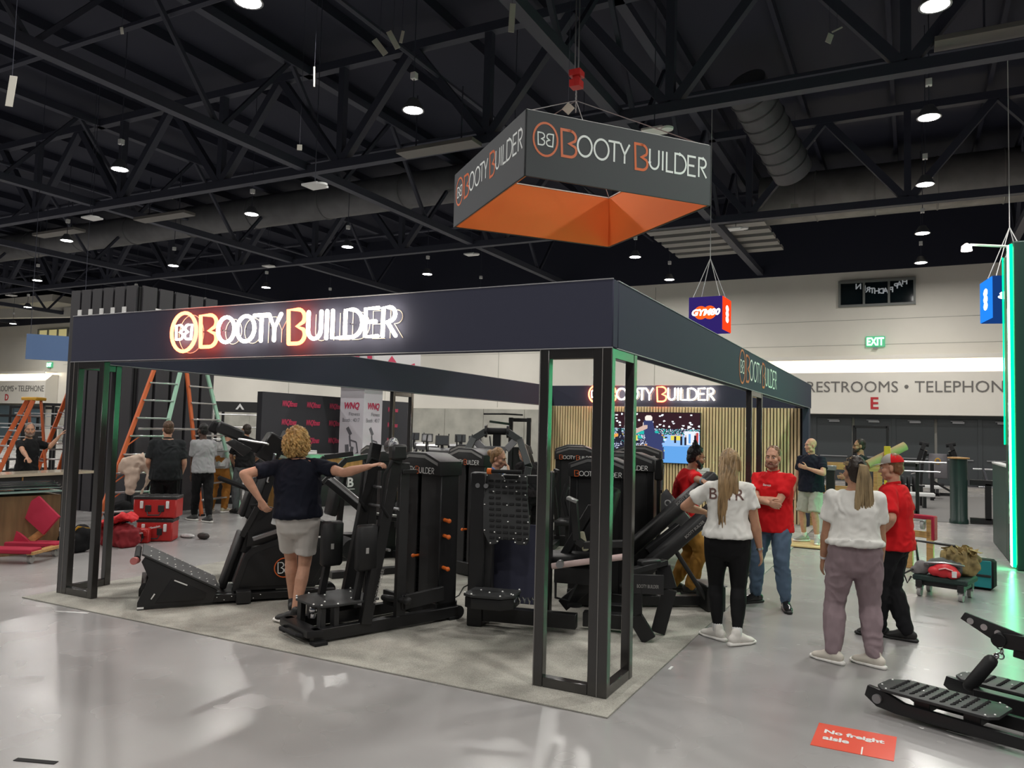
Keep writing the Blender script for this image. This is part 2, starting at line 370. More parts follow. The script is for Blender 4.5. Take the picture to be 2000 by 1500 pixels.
# exit signs
def exit_sign(x, z, label, s=1.):
    t = thing('exit_sign', label, 'exit sign', (x, WY, z))
    MB().box((0, -.07, 0), (.66*s, .12, .4*s), ch=.015).build('housing', mat('exit_housing', (.15, .3, .2), .4, emit=(0, .6, .25), es=.5), t)
    b = MB(); text(b, 'EXIT', (-.29*s, -.145, -.15*s), (1, 0, 0), Z, w=.58*s, h=.3*s, bold=.03, thick=.01); b.build('letters', emis('exit_green', (.35, 1, .5), 4.5), t, smooth=False)
    MB().box((0, -.1, -.25*s), (.2, .14, .06)).build('bracket', M['steel'], t)
exit_sign(.51, 6.02, 'green EXIT sign glowing on the white wall above the E doors', 1.15)
exit_sign(-57.6, 5.9, 'small green EXIT sign on the far white wall above the D doors', 1.)

# ------------------------------------------------------------------ roof steel, ducts
def truss_x(y, name):
    b = MB(); b.box((-22.5, y, 9.25), (105, .26, .24), ch=0); b.box((-22.5, y, 12.2), (105, .26, .24), ch=0)
    x = -75; s = 1
    while x < 28:
        b.bar((x, y, 9.25 if s > 0 else 12.2), (x+2.4, y, 12.2 if s > 0 else 9.25), .22, .22, up=(0, 1, 0), ch=0); x += 2.4; s = -s
        if s > 0: b.bar((x, y, 9.25), (x, y, 12.2), .2, .2, up=(0, 1, 0), ch=0)
    o = struct(b.build(name, M['truss'], smooth=False)); return o
def truss_y(x, name):
    b = MB(); b.box((x, 3, 9.35), (.26, 57, .24), ch=0); b.box((x, 3, 12.2), (.26, 57, .24), ch=0)
    y = -25; s = 1
    while y < 30:
        b.bar((x, y, 9.35 if s > 0 else 12.2), (x, y+2.4, 12.2 if s > 0 else 9.35), .11, .11, up=(1, 0, 0), ch=0); y += 2.4; s = -s
    struct(b.build(name, M['truss'], smooth=False))
for i, y in enumerate((-17, -7.5, 2.2, 11.8, 21.5)): truss_x(y, 'trim_%d' % (20+i))
for i, x in enumerate((-71.5, -61.9, -52.3, -42.7, -33.1, -23.5, -13.9, -4.3, 5.3, 14.9)): truss_y(x, 'trim_%d' % (30+i))
b = MB()
for y in (-3, 7, 16.5, 26.5): b.cyl((-75, y, 11.6), (29, y, 11.6), .09, n=6)
for x in (-48, -28, -9.3, 9.7): b.cyl((x, -26, 11.2), (x, 31, 11.2), .07, n=6)
struct(b.build('trim_40', M['truss']))
def ducting(a, c, r, label, joints=8, col='duct'):
    t = thing('air_duct', label, 'duct'); a, c = V(a), V(c)
    MB().cyl(a, c, r, n=28).build('tube', M[col], t)
    b = MB()
    for i in range(1, joints): p = a.lerp(c, i/joints); b.ring(p, r, .035, c-a, n=28, m=5)
    b.build('joint_band', M[col], t)
M['ductd'] = mat('dark_painted_duct', (.10, .10, .105), .5, noise_s=1.5, noise_a=.2)
ducting((-3.4, 26.5, 11.2), (13, 26.5, 11.2), .95, 'long pale round duct behind the roof truss, above the E doors')
ducting((-2.301, 16.876, 11.815), (-1.375, 19.726, 10.059), .6, 'thick pale duct end slanting beside the hanging square sign', col='ductd')
ducting((6.8, 20.1, 11.3), (13, 20.1, 11.3), 1.1, 'broad dark duct high at the right edge above the lamps', col='ductd')
ducting((-45, 20, 11.3), (-12, 20, 11.3), .7, 'dark duct running under the roof at left', col='ductd')
# pale slatted roof vents far off
def vent(x, y, w, l, n, label):
    t = thing('roof_vent', label, 'vent', (x, y, 9.6)); b = MB()
    for i in range(n): b.box((0, i*l/n, 0), (w, l/n*.55, .12), ch=0)
    b.build('slats', mat('pale_slats', (.25, .24, .23), .6), t)
vent(-5.0, 23.6, 4.4, 5.2, 5, 'pale slatted panels under the roof behind the hanging square sign')
def batten(x, y, z, w, l, label, c=(.16, .15, .14)):
    t = thing('ceiling_panel', label, 'panel', (x, y, z)); MB().box((0, 0, 0), (w, l, .1)).build('panel', mat('panel_grey', c, .6), t)
    b = MB(); b.cyl((-w*.3, 0, .05), (-w*.3, 0, 1.5), .02, n=6); b.cyl((w*.3, 0, .05), (w*.3, 0, 1.5), .02, n=6); b.build('hanger', M['truss'], t)
batten(-8.9, 11.2, 9.0, 2.3, .5, 'grey batten panel hanging left of the square sign')
batten(-21.5, 13.0, 9.0, 2.6, .5, 'grey batten panel above the neon sign, far left')
batten(4.4, 11.7, 9.6, 4.2, .5, 'grey batten panel at the upper right under the truss')
batten(-27.5, 13.0, 9.0, 2.6, .5, 'grey batten panel at the left edge of the roof')

# ------------------------------------------------------------------ high bay lamps
M['lens'] = emis('lamp_lens', (1, .98, .94), 30)
lamp0 = thing('high_bay_lamp', 'round white high-bay lamp glowing under the dark ceiling', 'lamp', (0, 0, LAMP_Z), 0, 'high-bay ceiling lamps')
MB().lathe([(.06, .26), (.1, .25), (.19, .1), (.235, .02), (.235, 0), (.2, 0.005)], n=18).build('housing', M['steel'], lamp0)
MB().lathe([(.0, .012), (.2, .012), (.2, .002), (0, .002)], n=18).build('lens', M['lens'], lamp0)
MB().cyl((0, 0, .26), (0, 0, 4.295), .012, n=5).build('cable', M['truss'], lamp0)
MB().box((0, 0, .75), (.12, .12, .14)).build('driver_box', M['white'], lamp0)
LL = bpy.data.lights.new('high_bay', 'AREA'); LL.shape = 'DISK'; LL.size = .42; LL.energy = LAMP_W; LL.color = (1, .97, .92); LL.spread = rad(180)
lo = bpy.data.objects.new('high_bay', LL); COL.objects.link(lo); lo.parent = lamp0; lo.location = (0, 0, -.01)
for i, (x, y) in enumerate(LAMP_XY):
    o = lamp0 if i == 0 else copy_tree(lamp0)
    o.location = (x, y, LAMP_Z)
# wireless access plates hung from the steel
for n, (p, lab) in enumerate((((-10.803, 8.807, 7.541), 'white square access plate hung left of the square sign, above the neon letters'), ((-20.724, 9.841, 8.055), 'white square access plate at far left beside two lamps'),
        ((-3.554, 22.050, 9.033), 'white square access plate on the truss right of the square sign'), ((-14.308, 22.122, 9.023), 'white square access plate just under the left corner of the square sign'),
        ((-3.131, 11.026, 8.475), 'pale square access plate peeping above the square sign'), ((-24.710, 21.242, 9.130), 'tiny white access plate above the middle of the fascia'), ((-43.662, 20.483, 8.712), 'white access plate at the left edge near two lamps'))):
    t = thing('access_point', lab, 'access point', p)
    MB().box((0, 0, 0), (.48, .42, .05)).build('plate', M['white'], t)
    MB().lathe([(.02, -.02), (.13, -.015), (.14, .03), (.02, .04)], (.32, -.12, -.05), 14).build('antenna', M['white'], t)
    MB().cyl((0, 0, .03), (0, 0, 12.795-p[2]), .01, n=5).build('hanger', M['truss'], t)
# scraps of tape and paper left hanging from the roof
M['scrap'] = mat('paper_scrap', (.55, .53, .47), .8)
for p, w, h, a, lab in (((-9.505, 1.090, 6.468), .45, .1, 5, 'torn pale banner scrap at the left edge under the roof'), ((-7.037, 4.543, 7.680), .03, .35, 88, 'long pale strip hanging left of the round lamp'),
        ((-7.043, 6.688, 9.332), .11, .38, 60, 'wide pale paper scrap hanging high over the middle lamp'), ((-6.893, 6.762, 9.396), .06, .25, 100, 'narrow pale scrap beside the wide paper scrap'),
        ((-7.273, 6.578, 9.186), .12, .36, 50, 'dull tan scrap left of the wide paper scrap'), ((-4.077, 6.005, 8.755), .1, .5, 92, 'brown hanging strip at the top middle'),
        ((0.487, 10.570, 9.579), .2, .12, 20, 'pale scrap with a folded flap near the upper right'), ((0.620, 10.627, 9.752), .25, .03, 60, 'thin strip curling up from the pale folded scrap'),
        ((-3.005, 5.998, 7.007), .16, .14, 40, 'tan tape scrap hanging above the square sign'), ((-9.914, 3.009, 8.371), .05, .12, 80, 'small pale tag at the upper left'), ((-1.589, 21.911, 9.454), .28, .42, 90, 'pale box-shaped scrap hung right of the square sign'),
        ((-9.371, 6.727, 7.557), .12, .1, 0, 'small tan scrap left of the square sign')):
    t = thing('paper_scrap', lab, 'paper scrap', p); MB().box((0, 0, 0), (w, .012, h), Matrix.Rotation(rad(a-90), 3, 'Y')).build('scrap', M['scrap'], t); t.rotation_euler = (0, 0, rad(35)); MB().cyl((0, 0, 0), (0, 0, 12.795-p[2]), .004, n=4).build('string', M['truss'], t)

# ------------------------------------------------------------------ the booth: carpet, pillars, fascia, back wall
tag(MB().box((-3.04, 6.0, .006), (6.32, 12.6, .012), ch=.003).build('booth_carpet', carpet_mat()), 'grey mottled carpet laid over the whole booth floor', 'carpet')
bw, bl, bb, bt = 6.1, 12.2, 2.44, 2.93
def beam(name, label, c, size):
    t = thing(name, label, 'fascia', (0, 0, 0))
    MB().box(c, size, ch=.008).build('panel', M['navy'], t)
    e = MB(); ln = max(size[0], size[1])
    for z in (bb, bt):
        if size[0] > size[1]:
            for yy in (-1, 1): e.bar((c[0]-ln/2, c[1]+yy*(size[1]/2), z), (c[0]+ln/2, c[1]+yy*size[1]/2, z), .008, .008)
        else:
            for xx in (-1, 1): e.bar((c[0]+xx*size[0]/2, c[1]-ln/2, z), (c[0]+xx*size[0]/2, c[1]+ln/2, z), .008, .008)
    e.build('edge_trim', mat('edge_trim_'+name, (.3, .3, .32), .4), t); return t
FT = .11
f_front = beam('booth_fascia', 'long dark navy fascia beam over the booth front, carrying the neon sign', (-bw/2, FT/2, (bb+bt)/2), (bw, FT-.002, bt-bb))
f_right = beam('booth_fascia', 'dark teal-tinted fascia beam along the booth side, with small printed logo', (-FT/2, bl/2, (bb+bt)/2), (FT, bl-2*FT-.004, bt-bb))
f_left = beam('booth_fascia', 'dark inner fascia beam on the far long side of the booth', (-bw+FT/2, bl/2, (bb+bt)/2), (FT, bl-2*FT-.004, bt-bb))
f_back = beam('booth_fascia', 'dark header beam above the slatted wall, behind the second neon sign', (-bw/2, bl-FT/2, (bb+bt)/2), (bw, FT, bt-bb))
b = MB(); logo_flat(b, (.004, 4.5, 2.53), (0, 1, 0), Z, 2.95, True, .075); b.build('printed_logo', [M['logo_o'], M['logo_w']], f_right, smooth=False)
M['pillar'] = mat('black_frame_post', (.024, .022, .021), .21, spec=1.0)
M['seam'] = mat('frame_seam', (.22, .21, .2), .35)
def pillar(x0, y0, label, sx, sy, side=1, w=.072, front=True):
    """two welded frames set at a right angle; side = +1 puts the side frame at the +x end"""
    t = thing('booth_pillar', label, 'pillar', (x0, y0, .012)); H = bb-.014
    xs = sx-w if side > 0 else 0
    for yy in (0, sy-w): MB().box((xs+w/2, yy+w/2, H/2), (w, w, H), ch=.005).build('post', M['pillar'], t)
    for z in (w/2, H-w/2): MB().box((xs+w/2, sy/2, z), (w-.006, sy-2*w, w), ch=.004).build('rail', M['pillar'], t)
    if front:
        a = 0 if side > 0 else w; e = a+sx-w
        for xx in (a, e-w): MB().box((xx+w/2, w/2, H/2), (w, w, H), ch=.005).build('post', M['pillar'], t)
        for z in (w/2, H-w/2): MB().box(((a+e)/2, w/2, z), (sx-3*w, w-.006, w), ch=.004).build('rail', M['pillar'], t)
        b = MB()
        for xx in (0, xs if side > 0 else w): b.box((xx, -.001, H/2), (.005, .005, H), ch=0)
        b.build('seam', M['seam'], t)
        b = MB()
        for zz in (.55, 1.9): b.cyl((a+w*.5, w+.001, zz), (a+w*.5, w+.01, zz), .02, n=12)
        b.build('bolt_cap', M['steel'], t)
    return t
pillar(-.56, 0, 'open black frame pillar nearest the camera, at the booth corner', .56, .56, 1)
pillar(-6.1, 0, 'open black frame pillar at the left end of the neon fascia', .56, .56, -1)
pillar(-.56, 5.35, 'open black frame pillar midway along the side with the printed logo', .56, .85, 1, front=False)
pillar(-6.1, 5.7, 'open black frame pillar midway along the inner side, against the black backdrop', .5, .62, -1, front=False)
for xx, lab in ((-.06, 'dark end post closing the slat wall at its right end'), (-bw+.06, 'dark end post closing the slat wall at its inner end')):
    t = thing('wall_end_post', lab, 'post', (xx, bl-.3, .013)); MB().box((0, 0, 1.21), (.12, .3, 2.41)).build('post', M['navy'], t)
# slatted oak wall
t = thing('slat_wall', 'pale oak slat wall with black gaps at the back of the booth', 'slat wall', (0, 0, 0))
MB().box((-bw/2, bl-.08, bb/2), (bw-.25, .04, bb), ch=0).build('backing', mat('black_felt', (.012, .012, .012), .9), t)
b = MB(); n = int((bw-.26)/.068)
for i in range(n): b.box((-bw+.16+i*.068, bl-.12, bb/2), (.046, .04, bb-.01), ch=.003)
b.build('slats', mat('oak_slats', (.78, .60, .34), .55, noise_s=2, noise_a=.2, stretch=(14, 14, .6)), t)
# neon signs: glowing tube letters on a clear back panel
M['neon_w'] = emis('neon_white', (1, .9, .72), 14)
M['neon_r'] = emis('neon_red', (1, .085, .03), 20)
M['neon_ring'] = emis('neon_amber_red', (1, .12, .04), 16)
M['acr'] = mat('clear_acrylic_wire', (.55, .45, .35), .3)
def neon(label, x0, y, z0, width, zh, yo, seed):
    t = thing('neon_sign', label, 'neon sign', (x0, y, z0)); k = width/LOGO_W; kz = zh
    for nm, c, pts in logo_strokes():
        P = [(p[0]*k, yo, p[1]*kz) for p in pts]
        b = MB().loft(P, [.017 if nm != 'badge' else .011]*len(P), 8)
        b.build({'ring': 'ring', 'badge': 'badge_letter'}.get(nm, 'letter'), M['neon_w'] if c == 'w' else (M['neon_ring'] if nm == 'ring' else M['neon_r']), t)
    b = MB()
    for nm, c, pts in logo_strokes():
        if nm in 'OTYUILDER' or nm == 'ring':
            b.loft([(p[0]*k+.03, -.008, p[1]*kz-.012) for p in pts], [.0035]*len(pts), 5, cap=False)
    b.build('wire_trace', M['acr'], t)
    b = MB()
    for i in range(9): b.cyl(((.3+i*1.0)*k, -.002, .5*kz), ((.3+i*1.0)*k, yo, .5*kz), .006, n=6)
    b.build('standoff', M['chrome'], t)
    return t
neon('glowing neon BOOTY BUILDER sign on the front fascia, round emblem at its left', -4.455, 0, 2.54, 2.645, .297, -.07, 1)
neon('glowing neon BOOTY BUILDER sign above the wall screen at the back', -4.95, bl-FT, 2.56, 2.97, .33, -.06, 2)
# wall screen with a moving picture of a busy gym show
def screen():
    x0, x1, z0, z1 = -4.62, -2.29, 1.18, 2.30; y = bl-.17; nx, nz = 150, 75
    cols = [(.035, .015, .02), (.9, .95, 1), (.02, .02, .035), (.12, .35, .75), (.28, .5, .85), (.75, .8, .95), (.04, .05, .14), (.8, .35, .08), (.02, .45, .4), (.75, .65, .1), (.6, .42, .36), (.16, .17, .3), (.9, .8, .72), (.5, .06, .06)]
    g = [[0]*nx for _ in range(nz)]; R = random.Random(4)
    def rect(a, c, d, e, v):
        for j in range(max(0, int(c)), min(nz, int(e))):
            for i in range(max(0, int(a)), min(nx, int(d))): g[j][i] = v
    def el(cx, cy, rx, ry, v):
        for j in range(nz):
            for i in range(nx):
                if ((i-cx)/rx)**2+((j-cy)/ry)**2 < 1: g[j][i] = v
    def ln(a, c, d, e, w, v):
        for q in range(60):
            t = q/59; el_x = a+(d-a)*t; el_y = c+(e-c)*t; rect(el_x-w/2, el_y-w/2, el_x+w/2+1, el_y+w/2+1, v)
    for j in range(nz):
        for i in range(nx):
            if j > 50: g[j][i] = 0
            elif j > 42: g[j][i] = R.choice([2, 2, 11, 5, 8, 2])
            else: g[j][i] = 3 if i > 95-(42-j)*.9 and j < 40 else R.choice([5, 2, 2, 11, 5, 6])
    for j in range(42):
        for i in range(nx):
            if i > 100-(42-j)*1.0: g[j][i] = 4 if (j > 24) else 3
            elif j < 12 and R.random() < .7: g[j][i] = 5
    for q in range(46):
        cx, cy = R.uniform(0, nx), R.uniform(51, 74); el(cx, cy, 1.8, 1.2, 1)
    for q in range(70):
        cx, cy = R.uniform(30, 100), R.uniform(16, 44); el(cx, cy, R.uniform(1, 4), R.uniform(.8, 2), R.choice([2, 2, 5, 6, 11, 7, 9, 8]))
    rect(55, 42, 90, 47, 8); rect(108, 34, 122, 41, 9); rect(128, 28, 149, 48, 5); rect(134, 30, 137, 44, 3); rect(145, 28, 148, 46, 13)
    for xx, yy, h in ((122, 27, 13), (128, 27, 12), (142, 28, 14), (113, 30, 10)): rect(xx, yy, xx+3, yy+h, 2); el(xx+1.5, yy+h+1, 1.5, 1.6, 10)
    for q in range(16):
        a = R.uniform(2, 48); c = R.uniform(8, 34); ln(a, c, a+R.uniform(-8, 8), c+R.uniform(6, 16), 2, 2)
    ln(10, 34, 26, 40, 3, 7); rect(50, 30, 58, 40, 9)
    # the person on the screen bends over a machine
    el(70, 56, 5, 6, 12); el(74, 66, 6, 5, 12); ln(74, 56, 78, 36, 13, 6); el(84, 34, 13, 10, 6); ln(82, 32, 74, 12, 9, 6); ln(88, 30, 94, 10, 9, 6); ln(70, 53, 50, 44, 4, 10); ln(50, 44, 42, 18, 4, 2); ln(44, 30, 60, 30, 3, 2)
    me = MB()
    for j in range(nz+1):
        for i in range(nx+1): me.v.append((x0+(x1-x0)*i/nx, y-.032, z0+(z1-z0)*j/nz))
    for j in range(nz):
        for i in range(nx): a = j*(nx+1)+i; me.f.append((a, a+1, a+nx+2, a+nx+1)); me.mi.append(g[j][i])
    t = thing('wall_screen', 'large wall screen showing a woman training in a crowded blue-carpeted hall', 'screen')
    MB().box(((x0+x1)/2, y, (z0+z1)/2), (x1-x0+.03, .06, z1-z0+.03)).build('bezel', M['black'], t)
    me.build('picture', [emis('screen_%d' % i, c, 1.15) for i, c in enumerate(cols)], t, smooth=False)
screen()
t = thing('info_board', 'small white notice board on the slat wall under the wall screen corner', 'notice board', (-2.25, bl-.17, .85))
MB().box((0, 0, .0), (.36, .03, .5)).build('board', M['white'], t); b = MB()
for i in range(7): b.box((0, -.018, .18-i*.05), (.26, .004, .012), ch=0)
b.build('print_lines', M['logo_g'], t)

# ------------------------------------------------------------------ hanging square sign
def hanging_sign():
    t = thing('hanging_sign', 'square dark hanging sign with orange lining, printed BOOTY BUILDER on its sides', 'hanging sign', (-2.932, 6.135, 5.26), math.degrees(4.798)-45)
    s, h = 3.05, .919; th = .05; a = s/2
    o = MB()
    for k in range(4):
        R = Matrix.Rotation(k*pi/2, 3, 'Z'); o.box(R @ V((0, -a+th/4, h/2)), (s, th/2, h), R, ch=.004)
    o.build('outer_fabric', mat('hanging_dark_fabric', (.052, .055, .062), .7), t)
    i_ = MB()
    for k in range(4):
        R = Matrix.Rotation(k*pi/2, 3, 'Z'); i_.box(R @ V((0, -a+th*.75+.002, h/2)), (s-2*th, th/2, h-.02), R, ch=0)
    i_.build('orange_lining', mat('orange_fabric', (.85, .19, .03), .7), t)
    r_ = MB()
    for k in range(4):
        R = Matrix.Rotation(k*pi/2, 3, 'Z'); r_.box(R @ V((0, -a+th*.8, h+.004)), (s-th, th*.9, .02), R)
    r_.build('white_rim', M['logo_w'], t)
    for k in range(4):
        R = Matrix.Rotation(k*pi/2, 3, 'Z'); b = MB(); logo_flat(b, R @ V((-a+.12 if k != 3 else -a+.06, -a-.004, .36)), R @ V((1, 0, 0)), Z, 2.85, True, .085, squeeze=1.15)
        b.build('printed_logo', [M['logo_o'], mat('sign_white_%d' % k, (.75, .78, .77), .5)], t, smooth=False)
    c = MB()
    for sx in (-1, 1):
        for sy in (-1, 1): c.cyl((sx*(a-.05), sy*(a-.05), h), (0, 0, h+1.0), .008, n=5)
    c.build('suspension_wire', M['steel'], t)
    t2 = thing('chain_hoist', 'small red chain hoist holding the square sign below the roof truss', 'hoist', (-2.932, 6.135, 7.45))
    MB().box((0, 0, 0), (.18, .18, .12)).box((0, 0, .17), (.2, .2, .1)).box((0, 0, .09), (.1, .1, .1)).build('body', M['red'], t2)
    b = MB()
    for i in range(12): b.ring((0, 0, -.12-i*.03), .02, .006, (1, i % 2, 0), 8, 4)
    b.build('lower_chain', M['steel'], t2)
    b = MB(); b.cyl((.03, 0, .22), (.03, 0, 1.9), .012, n=6); b.cyl((-.03, 0, .22), (-.03, 0, 1.9), .012, n=6); b.build('upper_chain', M['steel'], t2)
hanging_sign()
# lit brand cubes
def cube_sign(loc, rz, side, label, fcol, scol, ftext):
    t = thing('cube_sign', label, 'hanging sign', loc, rz); s = side
    MB().box((0, 0, s/2), (s, s, s), ch=.01).build('body', emis('cube_body_'+ftext[0], fcol, .9), t)
    MB().box((s/2+.01, 0, s/2), (.02, s*.98, s*.98)).build('side_panel', emis('cube_side_'+ftext[0], scol, 1.3), t)
    if 'blue' in label: MB().box((-s/2-.01, 0, s/2), (.02, s*.98, s*.98)).build('side_panel', emis('cube_left_'+ftext[0], (.02, .25, 1), 1.1), t)
    b = MB()
    for sx in (-1, 1): b.lathe([(0, 0), (s*.2, 0), (s*.2, .01), (0, .01)], (0, 0, 0), 20)
    vs = b.v; n = len(vs)//2; b.v = [(v[0]+(-1 if i < n else 1)*s*.13, -s/2-.012-v[2], s*.52+v[1]) for i, v in enumerate(vs)]
    b.build('emblem', emis('cube_emblem_'+ftext[0], (1, .09, .01) if 'red' in label else (.1, .3, 1), 1.5), t)
    b = MB(); text(b, ftext, (-s*.42, -s/2-.03, s*.43), (1, 0, 0), Z, w=s*.84, h=s*.2, bold=.04, shear=.25); b.build('lettering', emis('cube_text_'+ftext[0], (1, .97, .9), 4), t, smooth=False)
    for sx in (1, -1):
        b = MB()
        for j in range(3): b.ell((sx*(s/2+.025), 0, s*(.36+.16*j)), (.006, s*.17, s*.1))
        b.build('side_emblem', emis('cube_blob_'+ftext[0], (1, .9, .8), 4), t)
    c = MB()
    for sx in (-1, 1):
        for sy in (-1, 1): c.cyl((sx*s*.4, sy*s*.4, s), (0, 0, s+1.35), .012, n=5)
    c.cyl((0, 0, s+1.35), (0, 0, 12.795-loc[2]), .012, n=5); c.build('suspension_wire', M['white'], t)
cube_sign((-3.95, 20.0, 5.16), -2, 1.08, 'glowing purple and red brand cube hanging beyond the booth fascia', (.035, .02, .16), (1, .05, .01), 'GYM80')
cube_sign((4.15, 18.2, 4.95), 10, 1.08, 'glowing blue brand cube hanging behind the green light tower', (.01, .05, .22), (.02, .25, 1), '80')

# ------------------------------------------------------------------ green light tower
t = thing('light_tower', 'tall dark booth tower with a green light strip, at the right edge', 'tower', (3.2, 8.2, 0))
M['tower'] = mat('green_lit_panel', (.010, .055, .042), .4)  # green glow of the light strip is painted into this panel colour
b = MB(); b.box((.9, .6, 2.4), (1.8, 1.2, 4.8), ch=.02); b.build('panel', M['tower'], t)
b = MB(); b.box((.06, 2.35, .72), (.12, 2.3, 1.44), ch=.01); b.build('low_wall', M['tower'], t)
MB().box((.06, 2.35, 1.455), (.14, 2.32, .03)).build('wall_cap', M['white'], t)
M['led'] = emis('green_led_and_halo', (0, 1., .30), 2.2)
M['ledw'] = emis('green_white_led', (.14, 1, .42), 23)
MB().box((-.03, .08, 2.4), (.05, .14, 4.7), ch=.01).build('light_strip', M['ledw'], t)
for yy in (-.02, .18): MB().box((-.02, yy, 2.4), (.04, .05, 4.7), ch=.005).build('strip_halo', M['led'], t)  # glowing bars added to imitate the green halo beside the strip
MB().box((-.015, 1.17, 3.3), (.02, .03, 3.0), ch=.005).build('light_strip', M['led'], t)
b = MB(); b.box((1.7, -.03, 2.4), (.1, .05, 4.7), ch=.01); b.build('light_strip', M['ledw'], t)
b = MB()
for z_, s in ((3.4, .5), (2.2, .25), (1.95, .2), (1.7, .22), (1.1, .3), (.6, .3)): text(b, 'P', (-.012, .75, z_), (0, -1, 0), Z, h=s, bold=.02)
b.build('wall_mark', mat('pale_green_mark', (.35, .6, .45), .5), t, smooth=False)
for (lx, ly, rot) in ((-.065, .08, (0, rad(90), 0)), (1.7, -.07, (rad(-90), 0, 0))):
    L = bpy.data.lights.new('led_glow', 'AREA'); L.shape = 'RECTANGLE'; L.energy = 16; L.color = (0, 1., .36)
    L.size, L.size_y = (4.6, .06) if rot[1] else (.06, 4.6)
    lo = bpy.data.objects.new('led_glow', L); COL.objects.link(lo); lo.parent = t; lo.location = (lx, ly, 2.4); lo.rotation_euler = rot
t = thing('arm_lamp', 'small white arm lamp reaching out from the green light tower top', 'lamp', (3.22, 8.75, 4.82))
MB().tube([(.1, 0, -.1), (0, 0, .02), (-.5, .3, .16)], .02).build('arm', M['white'], t)
MB().lathe([(.02, .06), (.07, .02), (.08, -.06), (.02, -.05)], (-.55, .33, .13), 12).build('lamp_head', emis('arm_lamp_glow', (1, .85, .8), 12), t)

# ------------------------------------------------------------------ training machines of the booth
BLK = M['black']
def T4(loc, rz): return Matrix.Translation(V(loc)) @ Matrix.Rotation(rad(rz), 4, 'Z')
def tower(t, loc=(0, 0, 0), rz=0, w=.68, d=.26, h=1.58, pegs=(), logo=True, slot=True):
    """weight stack housing, front towards local -y"""
    X = T4(loc, rz)
    b = MB()
    for sx in (-1, 1): b.box((sx*(w/2-.045), d/2, h/2-.06), (.09, d, h-.14), ch=.008)
    b.box((0, d-.02, h/2-.05), (w-.18, .03, h-.2)); b.box((0, d/2, .09), (w, d+.04, .16), ch=.01)
    b.build('housing', BLK, t, xf=X)
    for sx in (-1, 1):
        fw = w/2-.09-.03
        MB().box((sx*(.03+fw/2), .02, h/2-.02), (fw, .02, h-.34), ch=.006).build('front_panel', M['black2'], t, xf=X)
    b = MB()
    for i in range(16): b.box((0, d*.5, .22+i*.045), (w*.42, d*.5, .04), ch=.006)
    b.build('weight_stack', M['rubber'], t, xf=X)
    b = MB().cyl((-.015, .05, .2), (-.015, .05, h-.2), .008, n=6).cyl((.02, .05, .2), (.02, .05, h-.2), .006, n=6); b.build('guide_rod', M['chrome'], t, xf=X)
    b = MB(); b.prism([(-w/2-.01, h-.21), (-w/2-.01, h-.075), (-w*.2, h), (w*.2, h), (w/2+.01, h-.075), (w/2+.01, h-.21)], -.03, d+.02); b.build('cap', M['black2'], t, bevel=.008, xf=X)
    b = MB()
    for sx in (-1, 1): b.quad((sx*w*.18, -.034, h-.02), (sx*(w/2-.02), -.034, h-.088), (sx*(w/2-.02), -.034, h-.118), (sx*w*.18, -.034, h-.05))
    b.quad((-w*.18, -.034, h-.02), (w*.18, -.034, h-.02), (w*.18, -.034, h-.05), (-w*.18, -.034, h-.05)); b.build('silver_trim', M['silver'], t, xf=X)
    if logo:
        b = MB(); logo_flat(b, (-w*.40, -.036, h-.205), (1, 0, 0), Z, w*.80, False, .09, squeeze=.9); b.build('printed_logo', [M['logo_o'], M['logo_w']], t, smooth=False, xf=X)
    MB().cyl((0, -.03, h*.36), (0, .03, h*.36), .012).ell((0, -.04, h*.36), (.02, .02, .02)).build('selector_pin', M['orange'], t, xf=X)
    for (px, py, pz) in pegs:
        MB().cyl((px, py, pz), (px+.1, py-.02, pz), .017, n=10).ell((px+.1, py-.02, pz), (.022, .022, .022)).build('peg', M['orange'], t, xf=X)
def studs(b, pts, r=.007):
    for p in pts: b.ell(p, (r, r, r*.8), n=8, m=5)
def round_poly(x0, y0, x1, y1, r, k=4):
    o = []
    for cx, cy, a in ((x1-r, y1-r, 0), (x0+r, y1-r, 90), (x0+r, y0+r, 180), (x1-r, y0+r, 270)): o += arc(cx, cy, r, r, a, a+90, k)
    return o
def pad(t, c, size, R=None, name='pad', m=None, ch=.03):
    return MB().box(c, size, R, ch=ch).build(name, m or M['vinyl'], t, angle=60)
RY = lambda a: Matrix.Rotation(rad(a), 3, 'Y')
RX = lambda a: Matrix.Rotation(rad(a), 3, 'X')
RZ = lambda a: Matrix.Rotation(rad(a), 3, 'Z')

# --- squat machine with the ramp
t = thing('squat_machine', 'black squat machine with sloping studded ramp and round BB emblem', 'gym machine', (-4.76, -.06, .012), 51.8)
sp = [(0, 0), (0, .07), (.09, .30), (.02, .46), (.05, .51), (.72, .15), (.68, .03)]
for y0 in (.0, .64):
    o = MB().prism(sp, y0, y0+.03).build('ramp_side', M['black2'], t, bevel=.004)
    b = MB(); b.prism([(.16, .06), (.30, .29), (.62, .13), (.60, .06)], y0-.006, y0+.036); b.build('inset_panel', BLK, o, bevel=.003)
b = MB(); b.box((.03, -.005, .02), (.06, .008, .018)); b.bar((.12, -.01, .10), (.15, -.01, .15), .008, .012); b.bar((.32, -.01, .27), (.44, -.01, .215), .008, .012)
b.build('white_label', M['white'], t)
dx, dz = .70, -.37; L_ = math.hypot(dx, dz); R = RY(math.degrees(math.atan2(-dz, dx)))
b = MB().box((.38, .335, .345), (L_+.02, .70, .02), R); b.build('ramp_plate', M['grip'], t)
b = MB(); q = random.Random(3)
for i in range(9):
    for j in range(5):
        if (i+j) % 2 == 0 or j in (0, 4):
            s_ = .05+i*.085; b.ell((.045+s_*dx/L_+.012, .05+j*.143, .525+s_*dz/L_+.008), (.008, .008, .006), n=6, m=4)
